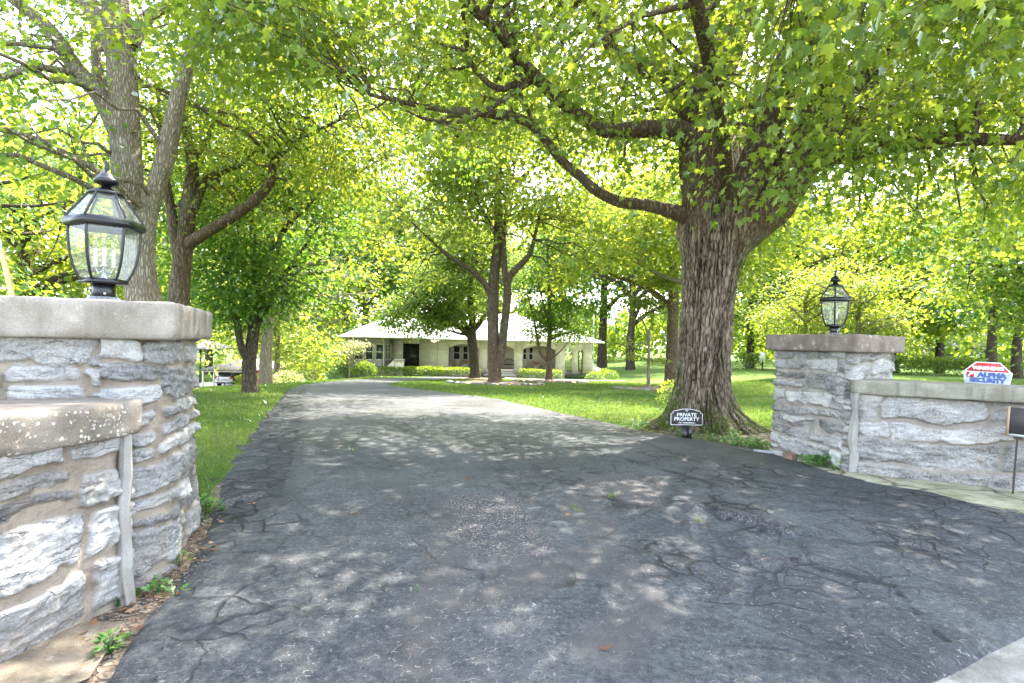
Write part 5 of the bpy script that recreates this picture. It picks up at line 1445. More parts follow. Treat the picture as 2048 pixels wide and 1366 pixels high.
base = np.array((G(1297, 767)[0], 28.8, float(zg(7.2, 28.8)))); d8 = 28.8
l8 = [limb([(1297, 775, d8, .10), (1297, 740, d8, .085), (1298, 700, d8, .07), (1296, 670, d8, .05), (1285, 640, d8, .035), (1275, 615, d8, .02), (1255, 590, d8, .01)]),
      limb([(1298, 690, d8, .05), (1300, 660, d8 + .1, .035), (1310, 620, d8 + .2, .02), (1330, 585, d8 + .3, .01)]),
      limb([(1297, 720, d8, .035), (1275, 712, d8 - .1, .02), (1255, 705, d8 - .2, .012)]), limb([(1298, 722, d8, .03), (1315, 722, d8, .02), (1335, 730, d8, .012)]),
      limb([(1296, 680, d8, .035), (1275, 690, d8, .02), (1240, 690, d8, .012)])]
s8 = d8 / FPX
c8 = [((1300 - 1024) * s8, d8, CAMZ + 85 * s8, 1.5, 1.3, .35, 1), ((1325 - 1024) * s8, d8, CAMZ + 55 * s8, 1.2, 1.0, .3, .7), ((1255 - 1024) * s8, d8, CAMZ + 5 * s8, .8, .7, .12, .35), ((1280 - 1024) * s8, d8, CAMZ - 20 * s8, .8, .7, .12, .3), ((1320 - 1024) * s8, d8, CAMZ - 30 * s8, .7, .6, .12, .3), ((1330 - 1024) * s8, d8, CAMZ + 15 * s8, .8, .6, .15, .3), ((1320 - 1024) * s8, d8, CAMZ + 130 * s8, 1.3, 1.2, .4, .7)]
wood, lv = grow(l8, c8, 40, 300, 13, 0.15, 33, 'quad', 0.24, None, lump=0.8, sides=8, sec_r=0.03)
put_tree('young_tree', 'young sapling with flat tiers of yellow leaves in a mulch bed left of the maple', base, wood, lv, 'bark_pale', 'leaf_lime')

# ------------------------------------------------------------------ trees farther back: three builds, copied
def generic(seed, h, rad, n_clu, lsize, low=0.16, kind='quad'):
    r = np.random.default_rng(seed)
    limbs_ = [([(0, 0, -.3), (0.05, 0, h * .12), (-.05, .05, h * .3), (.1, 0, h * .55), (0, 0, h * .85)], [h * .026, h * .019, h * .016, h * .011, .03])]
    for k in range(9):
        a = k * 2.4 + r.uniform(-.4, .4); z0 = h * r.uniform(.2, .6); L = rad * r.uniform(.6, .95)
        limbs_.append(([(0, 0, z0), (.35 * L * math.cos(a), .35 * L * math.sin(a), z0 + .12 * L + h * .04), (.7 * L * math.cos(a + .15), .7 * L * math.sin(a + .15), z0 + h * .11), (L * math.cos(a + .2), L * math.sin(a + .2), z0 + h * .15)], [h * .012, h * .009, h * .006, .02]))
    crowns = [(0, 0, h * .62, rad * .8, rad * .8, h * .36, 1.0)]
    for k in range(9):
        a = k * 0.7 + r.uniform(-.3, .3); q = r.uniform(.45, .7)
        crowns.append((rad * q * math.cos(a), rad * q * math.sin(a), h * r.uniform(low + .12, .72), rad * .45, rad * .45, h * r.uniform(.10, .16), .6))
    if low < .1: crowns.append((0, 0, h * .26, rad * .8, rad * .8, h * .2, 1.0))
    return grow(limbs_, crowns, 70, n_clu, 17, lsize, seed, kind, 0.62, lambda P: P[:, 2] > h * low + 0.05 * h * vnoise(P[:, 0] * .6, P[:, 1] * .6, 0, seed), lump=1.0, lumpf=0.36, sides=8, droop=0.3, sec_r=0.05, twigs=False)
GEN = []
for k, (seed, h, rad, nc, ls, low) in enumerate([(101, 14, 5.2, 900, .27, .22), (102, 16, 6.0, 1000, .29, .28), (103, 11, 5.4, 900, .25, .06)]):
    w_, l_ = generic(seed, h, rad, int(nc * (.62 if low < .1 else .78)), ls, low)
    GEN.append((np_mesh('trunk', w_[0], w_[1], MAT['bark_dark'], smooth=True), np_mesh('crown', l_[0], l_[1], MAT['leaf_green'], dict(tone=l_[2]))))
def back_tree(px, d, k, s, mat, barkm, label, name='leafy_tree', sz=1.0):
    x = (px - 1024) / FPX * d
    t = thing(name, label, 'tree', (x, d, float(zg(x, d))), (px * 0.37 + d) % 6.28, 'background trees')
    t.scale = (s, s, s * sz)
    for me, m in zip(GEN[k], (barkm, mat)):
        o = bpy.data.objects.new(me.name, me); link(o, t)
        o.material_slots[0].link = 'OBJECT'; o.material_slots[0].material = MAT[m]
    return t
BT = [(-140, 17, 2, 0.85, 'leaf_green', 'bark_dark', 'leafy tree beyond the left pillar, at the very left edge'),
      (40, 24, 2, 1.25, 'leaf_lime', 'bark_dark', 'bright yellow-green tree seen just left of the left lantern'),
      (150, 36, 0, 1.60, 'leaf_green', 'bark_dark', 'taller green tree behind the yellow-green one at the far left'),
      (330, 46, 2, 1.60, 'leaf_lime', 'bark_grey', 'light green tree behind the crooked-limbed tree, above the carport'),
      (420, 74, 1, 1.60, 'leaf_green', 'bark_dark', 'tall tree standing behind the carport'),
      (534, 33, 0, 1.25, 'leaf_deep', 'bark_pale', 'ivy-trunked tree just right of the dense dark-green one'),
      (556, 42, 2, 1.05, 'leaf_lime', 'bark_pale', 'sunlit yellow tree left of the end of the driveway'),
      (630, 70, 2, 1.75, 'leaf_lime', 'bark_grey', 'pale yellow-green tree left of the house corner'),
      (690, 86, 1, 2.10, 'leaf_blue', 'bark_dark', 'cool green tree rising behind the left corner of the house'),
      (800, 92, 1, 2.20, 'leaf_green', 'bark_dark', 'tall tree behind the left wing of the house roof'),
      (905, 96, 0, 2.30, 'leaf_lime', 'bark_dark', 'yellowish tree behind the middle of the house roof'),
      (1010, 94, 1, 2.00, 'leaf_green', 'bark_dark', 'tall green tree behind the high roof of the house'),
      (1120, 96, 0, 2.10, 'leaf_blue', 'bark_dark', 'cool green tree behind the right slope of the house roof'),
      (1205, 80, 1, 2.00, 'leaf_deep', 'bark_dark', 'dark green tree just right of the house end'),
      (1262, 70, 0, 1.90, 'leaf_green', 'bark_dark', 'tree right of the house, behind the young sapling'),
      (1345, 38, 1, 1.35, 'leaf_lime', 'bark_brown', 'mature tree with a stout trunk just left of the maple trunk'),
      (1500, 66, 2, 2.1, 'leaf_lime', 'bark_dark', 'sunlit tree on the lawn seen just right of the maple trunk'),
      (1590, 59, 2, 1.9, 'leaf_lime', 'bark_dark', 'pale leafy tree behind the left half of the right pillar'),
      (1690, 63, 2, 2.05, 'leaf_lime', 'bark_dark', 'tall yellow-green tree far behind the right lantern'),
      (1790, 61, 2, 2.05, 'leaf_lime', 'bark_dark', 'taller yellow-green tree farther right of the lantern, above the hedge'),
      (1880, 62, 2, 2.10, 'leaf_green', 'bark_dark', 'taller tree behind the far hedge on the right'),
      (1985, 46, 0, 1.35, 'leaf_blue', 'bark_dark', 'left one of two thick-trunked cool green trees behind the warning sign'),
      (2036, 47, 0, 1.40, 'leaf_blue', 'bark_dark', 'right one of two thick-trunked cool green trees behind the warning sign'),
      (2130, 30, 2, 1.30, 'leaf_green', 'bark_dark', 'leafy tree at the right edge beyond the wing wall'),
      (1446, 26, 1, 1.0, 'leaf_lime', 'bark_grey', 'tall tree right behind the maple trunk, its boughs filling the gap below the limbs'),
      (2125, 33, 0, 1.5, 'leaf_lime', 'bark_grey', 'bright tall tree beyond the right edge, its boughs reaching left over the warning sign'),
      (730, 84, 0, 2.10, 'leaf_lime', 'bark_grey', 'tall pale tree just behind the left hip of the house roof'),
      (1715, 37, 2, .82, 'leaf_lime', 'bark_grey', 'low bright yellow-green tree just right of the right lantern'),
      (1610, 40, 2, .80, 'leaf_lime', 'bark_grey', 'low yellow-green tree on the lawn just left of the right lantern'),
      (1440, 90, 1, 2.00, 'leaf_green', 'bark_dark', 'distant tree showing beside the maple trunk')]
for a in BT: back_tree(*a)
# a far wood closes the view
r_ = np.random.default_rng(77)
n = 52000
a_ = r_.uniform(-1.15, 1.15, n); dd = r_.uniform(98, 135, n)
hh = (11 + 5 * vnoise(a_ * 14, 0, 0, 5) + 3 * vnoise(a_ * 45, 0, 0, 6)) * np.sqrt(r_.random(n))
xx = np.sin(a_) * dd; yy = np.cos(a_) * dd
P = np.column_stack((xx, yy, zg(xx, yy) + hh))
V_, F_, T_ = leaves_np(P, r_.normal(0, 1, (n, 3)) - (0, 0, .4), r_.uniform(.7, 1.5, n), 'quad', r_, np.clip(.5 + .4 * vnoise(xx * .2, yy * .2, hh * .4, 3) + r_.normal(0, .12, n), 0, 1), 0.8)
props(np_obj('woodland', V_, F_, MAT['leaf_green'], attrs=dict(tone=T_)), kind='stuff')
# ================================================================== THE HOUSE
HB = np.array((-3.7, 50.0, -1.95))
house = thing('ranch_house', 'long low pale-stone house with white hip roofs and arched porch across the lawn', 'house', tuple(HB))
def hx(px, d=50.0): return (px - 1024) / FPX * d - HB[0]
def hz_(py, px=940, d=50.0): return float(W(px, py, d)[2] - HB[2])
FL = hz_(738)                     # porch floor
EV = hz_(680.5)                   # eaves
def wall_open(mb, x0, x1, z0, z1, y, th, ops):
    """a wall in the XZ plane with square or arched openings (xa, xb, zb, zt, rise)"""
    x = x0
    for xa, xb, zb, zt, rise in sorted(ops):
        if xa > x: mb.box(x, xa, y, y + th, z0, z1)
        if zb > z0: mb.box(xa, xb, y, y + th, z0, zb)
        k = 14 if rise else 1
        xs = np.linspace(xa, xb, k + 1)
        zs = [zt + rise * (1 - ((q - (xa + xb) / 2) / ((xb - xa) / 2)) ** 2) for q in xs]
        for i in range(k):
            za, zb_ = zs[i], zs[i + 1]
            V = [(xs[i], y, za), (xs[i + 1], y, zb_), (xs[i + 1], y + th, zb_), (xs[i], y + th, za), (xs[i], y, z1), (xs[i + 1], y, z1), (xs[i + 1], y + th, z1), (xs[i], y + th, z1)]
            mb.add(V, [(0, 3, 2, 1), (4, 5, 6, 7), (0, 1, 5, 4), (2, 3, 7, 6)] + ([(1, 2, 6, 5)] if i == k - 1 else []) + ([(3, 0, 4, 7)] if i == 0 else []))
        x = xb
    if x < x1: mb.box(x, x1, y, y + th, z0, z1)
YF = 0.0                          # facade plane (local)
arch = [(hx(806), hx(839), FL, hz_(690), 0), (hx(897), hx(959), FL, hz_(697), 0.36), (hx(975), hx(1029), FL - .3, hz_(699, 1000), 0.42), (hx(1046), hx(1112), FL, hz_(700, 1080), 0.36)]
w_ = MB(); wall_open(w_, hx(783), hx(1131), -0.3, EV, YF, 0.45, arch)
w_.build('wall', MAT['house_stone'], house)
# right-hand open porch: piers, arch heads and the brick screen
p_ = MB()
wall_open(p_, hx(1131), hx(1185), FL - 0.2, EV, YF, 0.45, [(hx(1131) + .0, hx(1145), FL - .2, hz_(702, 1140), 0.25), (hx(1157), hx(1167), FL - .2, hz_(703, 1160), 0.2)])
p_.build('porch_pier', MAT['house_stone'], house)
MB().box(hx(1157), hx(1167), 3.0, 3.3, FL - .2, EV - .2).build('brick_screen', MAT['house_brick'], house)
MB().box(hx(1185) - .45, hx(1185), 0.452, 4.0, FL - .2, EV - .002).build('end_pier', MAT['house_stone'], house)
bw_ = MB()
prof = [(hx(1185), FL - .8), (hx(1185), hz_(716, 1185)), (hx(1188), hz_(726, 1185)), (hx(1194), hz_(733, 1190)), (hx(1203), hz_(737, 1190)), (hx(1203), FL - .8)]
bw_.prism(prof[::-1], -0.5, -0.02, Matrix.Rotation(math.pi / 2, 4, 'X')); bw_.build('curved_buttress', MAT['house_stone'], house)
# inner porch wall, floor, ceiling, sides and back of the house
pb = MB()
wins = []
for a, b in ((898, 903), (907, 921), (926, 937)): wins.append((hx(a, 52.4), hx(b, 52.4), hz_(720, 940, 52.4), hz_(692, 940, 52.4), 0))
for a, b in ((1046, 1054), (1058, 1067)): wins.append((hx(a, 52.4), hx(b, 52.4), hz_(720, 1060, 52.4), hz_(694, 1060, 52.4), 0))
wall_open(pb, hx(783), hx(1122), FL, EV, 2.4, 0.3, wins); pb.build('porch_wall', MAT['house_stone'], house)
MB().box(hx(783) + .01, hx(1185), 0.46, 2.39, FL - .32, FL).box(hx(975), hx(1029), -0.5, 0.44, FL - .42, FL - .18).box(hx(970), hx(1034), -1.1, -0.51, FL - .6, FL - .36).build('porch_floor', MAT['porch'], house)
MB().box(hx(783) + .02, hx(1184), 0.47, 2.38, EV - .12, EV - .06).build('porch_ceiling', MAT['shade_board'], house)
MB().box(hx(783) + .3, hx(1122), 2.75, 13.5, -0.3, EV - .01).build('rear_block', MAT['house_stone'], house)
MB().box(hx(958), hx(962), 2.32, 2.40, FL, hz_(692)).build('dark_door', MAT['dark_wood'], house)
def window(x0, x1, z0, z1, y, name='window', bars=1, fm='white', side=None):
    """frame with pane; `side` turns it to face +X at that x"""
    M = Matrix.Identity(4) if side is None else Matrix.Translation((side, 0, 0)) @ Matrix.Rotation(math.pi / 2, 4, 'Z')
    t = 0.07; f = MB()
    f.box(x0, x0 + t, y - .05, y + .03, z0, z1, M).box(x1 - t, x1, y - .05, y + .03, z0, z1, M).box(x0 + t, x1 - t, y - .05, y + .03, z0, z0 + t, M).box(x0 + t, x1 - t, y - .05, y + .03, z1 - t, z1, M)
    zm = (z0 + z1) / 2
    f.box(x0 + t, x1 - t, y - .045, y + .025, zm - .03, zm + .03, M)
    o = f.build(name, MAT[fm], house)
    MB().box(x0 + t, x1 - t, y - .01, y + .01, z0 + t, z1 - t, M).build('pane', MAT['window'], o)
    return o
for a, b, c, d, _ in wins: window(a, b, c, d, 2.42)
# sun room that projects on the left
XS0, XS1 = hx(691, 47.4), hx(783)
YS = -2.6
sz0, sz1 = hz_(720, 740, 47.4), hz_(687, 740, 47.4)
sw = [(hx(a, 47.4), hx(b, 47.4), sz0, sz1, 0) for a, b in ((708, 726), (730, 747), (751, 768))]
s_ = MB(); wall_open(s_, XS0, XS1 - .18, -0.6, EV, YS, 0.18, sw)
s_.box(XS1 - .18, XS1, YS, YS + .5, -0.6, EV - .002).box(XS1 - .18, XS1, YS + .5, -0.002, -0.6, sz0).box(XS1 - .18, XS1, YS + .5, -0.002, sz1, EV - .002).box(XS1 - .18, XS1, YS + 1.35, YS + 1.55, sz0, sz1)
s_.box(XS0, XS0 + .18, YS + .182, 8, -0.6, EV - .003)
s_.build('sunroom_wall', MAT['siding'], house)
for a, b, c, d, _ in sw: window(a, b, c, d, YS + .1, fm='trim')
window(YS + .5, YS + 1.35, sz0, sz1, 0.0, fm='trim', side=XS1 - .06)
window(YS + 1.55, -0.03, sz0, sz1, 0.0, fm='trim', side=XS1 - .06)
MB().box(XS0 + .3, XS1 - .3, YS + 1.6, YS + 1.7, -0.5, EV - .1).build('inner_partition', MAT['dark_wood'], house)
# double iron security door
dr = MB(); x0, x1, z0, z1 = hx(806), hx(839), FL, hz_(690)
xm = (x0 + x1) / 2
for a, b in ((x0, xm - .01), (xm + .01, x1)):
    dr.box(a, a + .07, .12, .18, z0, z1).box(b - .07, b, .12, .18, z0, z1).box(a + .07, b - .07, .12, .18, z1 - .07, z1).box(a + .07, b - .07, .12, .18, z0, z0 + .2).box(a + .07, b - .07, .125, .175, z0 + 1.15, z0 + 1.22)
    for k in range(1, 6):
        q = a + (b - a) * k / 6
        dr.tube([(q, .15, z0 + .2), (q, .15, z1 - .07)], .012, 5)
    for k in range(3):
        for zz_ in (z0 + .35 + k * .25, z0 + 1.4 + k * .2):
            q = (a + b) / 2
            dr.tube([(q - .2, .15, zz_), (q, .15, zz_ + .12), (q + .2, .15, zz_), (q, .15, zz_ - .12), (q - .2, .15, zz_)], .012, 5, 4)
d_ = dr.build('iron_door', MAT['iron'], house)
MB().box(x0, x1, .28, .32, z0, z1).build('door_glass', MAT['window'], d_)
MB().box(xm + .04, xm + .07, .07, .12, z0 + .95, z0 + 1.15).build('handle', MAT['pewter'], d_)
# roofs
def hip(mb, x0, x1, y0, y1, z, xa, xb, yr, zr):
    V = [(x0, y0, z), (x1, y0, z), (x1, y1, z), (x0, y1, z), (xa, yr, zr), (xb, yr, zr), (x0, y0, z - .12), (x1, y0, z - .12), (x1, y1, z - .12), (x0, y1, z - .12)]
    return mb.add(V, [(0, 1, 5, 4), (1, 2, 5), (2, 3, 4, 5), (3, 0, 4), (9, 8, 7, 6), (6, 7, 1, 0), (7, 8, 2, 1), (8, 9, 3, 2), (9, 6, 0, 3)])
hip(MB(), hx(760) - .4, 12.05, -0.65, 15, EV + .10, -2.0, 4.0, 7, EV + 2.8).build('roof', MAT['roof'], house)
hip(MB(), XS0 - .5, XS1 + 3.6, YS - .55, 9, EV + .135, XS0 + 2.3, XS1 + 1.5, 2.6, EV + 2.05).build('roof', MAT['roof'], house)
g_ = MB(); g_.tube([(XS0 - .52, YS - .6, EV + .07), (XS1 + .3, YS - .6, EV + .07)], .06, 6); g_.tube([(XS1 + .6, -.72, EV + .05), (12.0, -.72, EV + .05)], .06, 6); g_.build('gutter', MAT['trim'], house)
for px, y_ in ((876, -.09), (700, YS - .09), (768, YS - .09)):
    q = hx(px, 50 + y_)
    MB().tube([(q, y_ - .55, EV + .02), (q, y_ - .3, EV - .18), (q, y_, EV - .32), (q, y_, 0.0)], .045, 6).build('downspout', MAT['trim'], house)
# wall lamp by the porch bench
wl = MB(); wx, wz = hx(1007), hz_(700, 1007)
wl.box(wx - .1, wx + .1, 2.2, 2.38, wz - .25, wz + .2).lathe([(.16, .2), (.02, .38)], 6, Matrix.Translation((wx, 2.29, wz))); wl.build('wall_lamp', MAT['iron'], house)

# front steps wall at the left and its pier
pw_ = W(800, 740, 47.0)
pp = thing('entry_wall', 'curved stone wing wall with a square pier in front of the iron door', 'stone wall', (pw_[0], 47.0, -1.8))
def lx(px): return (px - 1024) / FPX * 47.0 - pw_[0]
def lz(py): return float(W(790, py, 47.0)[2] + 1.8)
MB().box(lx(792), lx(808), -.35, .35, -.1, lz(721)).build('pier', MAT['house_stone'], pp)
MB().box(lx(791), lx(809), -.4, .4, lz(721), lz(718)).build('pier_cap', MAT['porch'], pp)
cw = [(lx(792), -.1), (lx(792), lz(719)), (lx(787), lz(722)), (lx(782), lz(728)), (lx(776), lz(732)), (lx(766), lz(735)), (lx(758), lz(737)), (lx(758), -.1)]
MB().prism(cw, -.2, .2, Matrix.Rotation(math.pi / 2, 4, 'X')).build('curved_wall', MAT['house_stone'], pp)

# bench and planters on the porch
bx = W(1018, 738, 51.2); bt = thing('porch_bench', 'dark bench with an arched back on the porch, under the wall lamp', 'bench', (bx[0], 51.3, HB[2] + FL))
MB().box(-.62, .62, -.28, .22, .40, .45).build('seat', MAT['iron'], bt)
bk = MB(); xs = np.linspace(-.6, .6, 13)
bk.tube([(x, .25, .62 + .36 * (1 - (x / .6) ** 2)) for x in xs], .028, 6)
for x in xs[1:-1]: bk.tube([(x, .25, .45), (x, .25, .62 + .36 * (1 - (x / .6) ** 2))], .014, 5)
bk.build('backrest', MAT['iron'], bt)
for x in (-.6, .6):
    MB().tube([(x, -.25, .64), (x, .25, .66)], .025, 6).build('armrest', MAT['iron'], bt)
    for y_ in (-.25, .22): MB().tube([(x, y_, 0), (x, y_, .64)], .026, 6).build('leg', MAT['iron'], bt)
for px, lab in ((930, 'white window-ledge planter with reddish flowers under the left arch of the house'), (1072, 'planter of reddish flowers under the right arch of the house')):
    q = W(px, 732, 51.2)
    t = thing('planter', lab, 'planter', (q[0], 51.4, HB[2] + FL), 0, 'planters on the porch')
    MB().lathe([(.22, 0), (.25, .1), (.34, .34), (.38, .36), (.38, .42), (.33, .42)], 16).build('pot', MAT['porch'], t)
    r = np.random.default_rng(px); nn = 160
    Pq = r.normal(0, 1, (nn, 3)) * (.2, .18, .13) + (0, 0, .58)
    V_, F_, T_ = leaves_np(Pq, r.normal(0, 1, (nn, 3)), r.uniform(.07, .13, nn), 'quad', r)
    props(np_obj('flowers', V_, F_, MAT['terracotta'], t, dict(tone=T_)), kind='stuff')

# ------------------------------------------------------------------ hedges and bushes
def hedge(name, label, pts, width, height, mat, ls, dens, seed, cat='hedge', group=None):
    r = np.random.default_rng(seed)
    pts = np.array(pts, float); L = np.concatenate(([0], np.cumsum(np.linalg.norm(np.diff(pts, axis=0), axis=1))))
    n = int(L[-1] * (width + 2 * height) * dens)
    s = r.uniform(0, L[-1], n); x = np.interp(s, L, pts[:, 0]); y = np.interp(s, L, pts[:, 1])
    t = np.stack((np.interp(s + .01, L, pts[:, 0]) - np.interp(s - .01, L, pts[:, 0]), np.interp(s + .01, L, pts[:, 1]) - np.interp(s - .01, L, pts[:, 1])), -1)
    t /= np.linalg.norm(t, axis=1)[:, None] + 1e-9
    nrm = np.column_stack((t[:, 1], -t[:, 0]))
    a = r.uniform(-1, 1, n) * (math.pi / 2 + .25)
    sq = 1 / np.maximum(np.abs(np.cos(a)) ** 4 + np.abs(np.sin(a)) ** 4, .25) ** .25
    dep = 1 - .30 * r.random(n) ** 1.5 + .10 * fbm(s * 2.2, a * 2, 0, 3, seed)
    o = np.sin(a) * sq * width / 2 * dep; zz_ = np.maximum(np.cos(a) * sq * height * dep, r.random(n) * height * .9 * (np.abs(a) > 1.15))
    P = np.column_stack((x + nrm[:, 0] * o, y + nrm[:, 1] * o, zg(x, y) + zz_))
    T = np.column_stack((nrm[:, 0] * np.sin(a), nrm[:, 1] * np.sin(a), np.cos(a) + .3)) + r.normal(0, .5, (n, 3))
    V_, F_, T_ = leaves_np(P, T, r.uniform(.7, 1.3, n) * ls, 'quad', r, np.clip(r.normal(.45, .2, n) + .3 * (zz_ > .8 * height), 0, 1), .9)  # leaves along the top get a paler tone, painting in the sunlit crest
    c = pts.mean(0); org = np.array((c[0], c[1], float(zg(*c))))
    o_ = np_obj(name, V_, F_, MAT[mat], None, dict(tone=T_), origin=org); o_.location = org
    return props(o_, label, cat, group)
def gp(px, d): return ((px - 1024) / FPX * d, d)
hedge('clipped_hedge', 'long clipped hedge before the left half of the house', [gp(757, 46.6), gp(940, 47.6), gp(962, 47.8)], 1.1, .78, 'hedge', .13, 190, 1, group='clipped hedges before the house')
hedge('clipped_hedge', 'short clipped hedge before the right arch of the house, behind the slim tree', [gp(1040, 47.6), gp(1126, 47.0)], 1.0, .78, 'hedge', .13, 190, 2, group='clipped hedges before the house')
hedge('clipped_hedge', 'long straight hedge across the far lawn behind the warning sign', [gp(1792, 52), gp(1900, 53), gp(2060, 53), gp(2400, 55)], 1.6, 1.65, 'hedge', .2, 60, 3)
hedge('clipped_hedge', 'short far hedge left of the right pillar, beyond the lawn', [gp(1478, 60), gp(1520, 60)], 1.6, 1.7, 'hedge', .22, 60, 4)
def bush(label, px, d, rx, h, mat, ls, n, seed, name='round_bush', group=None):
    r = np.random.default_rng(seed); x, y = gp(px, d)
    D_ = r.normal(0, 1, (n, 3)); D_[:, 2] = np.abs(D_[:, 2]) - .15; D_ /= np.linalg.norm(D_, axis=1)[:, None]
    q = (1 - .35 * r.random(n) ** 1.5) * (1 + .15 * vnoise(D_[:, 0] * 3, D_[:, 1] * 3, D_[:, 2] * 3, seed))
    org = np.array((x, y, float(zg(x, y))))
    P = D_ * q[:, None] * (rx, rx, h * .72) + (0, 0, h * .28)
    P[:, 2] = np.maximum(P[:, 2], .02)
    V_, F_, T_ = leaves_np(P, D_ + r.normal(0, .5, (n, 3)) + (0, 0, .2), r.uniform(.7, 1.3, n) * ls, 'quad', r, np.clip(r.normal(.42, .2, n) + .25 * (P[:, 2] > .7 * h), 0, 1), .9)  # upper leaves toned paler, light from above put into the colour
    o = np_obj(name, V_, F_, MAT[mat], None, dict(tone=T_)); o.location = org
    return props(o, label, 'bush', group)
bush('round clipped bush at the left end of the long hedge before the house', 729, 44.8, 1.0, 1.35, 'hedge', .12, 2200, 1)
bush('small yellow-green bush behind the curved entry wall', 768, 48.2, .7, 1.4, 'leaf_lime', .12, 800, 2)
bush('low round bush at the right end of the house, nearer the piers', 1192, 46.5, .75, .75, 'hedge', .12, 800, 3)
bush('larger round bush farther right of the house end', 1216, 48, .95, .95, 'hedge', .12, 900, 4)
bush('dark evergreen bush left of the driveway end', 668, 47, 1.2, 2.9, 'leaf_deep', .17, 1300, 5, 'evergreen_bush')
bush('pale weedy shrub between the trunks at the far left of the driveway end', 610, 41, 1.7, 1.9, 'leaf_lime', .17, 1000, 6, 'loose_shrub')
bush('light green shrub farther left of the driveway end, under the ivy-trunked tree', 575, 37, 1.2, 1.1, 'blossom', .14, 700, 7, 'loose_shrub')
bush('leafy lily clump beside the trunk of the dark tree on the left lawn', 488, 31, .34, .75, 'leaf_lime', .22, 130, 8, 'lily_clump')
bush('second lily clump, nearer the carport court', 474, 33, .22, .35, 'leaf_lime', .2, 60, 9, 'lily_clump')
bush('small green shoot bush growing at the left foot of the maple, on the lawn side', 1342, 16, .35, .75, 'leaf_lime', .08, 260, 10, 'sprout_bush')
# pale-flowering small tree before the sun room
dd_ = 45.6; base = np.array((*gp(712, dd_), float(zg(gp(712, dd_)[0], dd_))))
lf = [limb([(712, 762, dd_, .1), (711, 735, dd_, .07), (706, 712, dd_, .05), (697, 690, dd_, .03)]), limb([(711, 735, dd_, .05), (718, 715, dd_, .04), (728, 697, dd_, .02)]), limb([(710, 725, dd_, .04), (700, 715, dd_, .03), (690, 710, dd_, .015)])]
s9 = dd_ / FPX
wood, lv = grow(lf, [((700 - 1024) * s9, dd_, CAMZ - 22 * s9, 1.1, .9, .6, 1), ((716 - 1024) * s9, dd_, CAMZ - 12 * s9, .9, .8, .5, .8), ((690 - 1024) * s9, dd_, CAMZ - 45 * s9, 1.0, .7, .4, .6)], 40, 110, 12, .14, 41, 'quad', .22, None, lump=.8, sides=6, sec_r=.03)
put_tree('dogwood', 'small pale-leaved dogwood before the sunroom windows', base, wood, lv, 'bark_pale', 'blossom')

# ------------------------------------------------------------------ carport, cars, far bits
cx_, cy_ = (452 - 1024) / FPX * 53, 53.0
cz_ = float(zg(cx_, cy_ + 2))
cp = thing('carport', 'open carport with a grey hip roof behind the dark tree on the left', 'carport', (cx_, cy_, cz_))
def kx(px): return (px - 1024) / FPX * 52 - cx_
def kz(py): return float(W(450, py, 52)[2]) - cz_
hip(MB(), kx(402), kx(505), -1.2, 8, kz(740), kx(402) + 3.0, kx(505) - 1.2, 3.4, kz(714)).build('roof', MAT['roof_grey'], cp)
fb = MB(); fb.box(kx(404), kx(504), -1.0, -.85, kz(744), kz(740) - .13); fb.build('fascia_beam', MAT['trim'], cp)
for i, px in enumerate((406, 411, 417, 423, 428)):
    MB().box(kx(px) - .05, kx(px) + .05, -.9 + i * 1.5, -.8 + i * 1.5, -.1, kz(744) - .001).build('post', MAT['white'], cp)
MB().box(kx(500), kx(502), -.9, -.8, -.1, kz(744) - .001).build('post', MAT['white'], cp)
cp2 = thing('carport', 'second carport roof, mostly hidden behind the left pillar', 'carport', (cx_ - 8.5, cy_ + 6, cz_))
hip(MB(), -3.2, 3.4, -1.2, 7, 3.6, -1, 1.2, 3, 4.6).build('roof', MAT['roof_grey'], cp2)
for x in (-3, 3.1): MB().box(x, x + .14, -.9, -.76, -.1, 3.479).build('post', MAT['iron'], cp2)

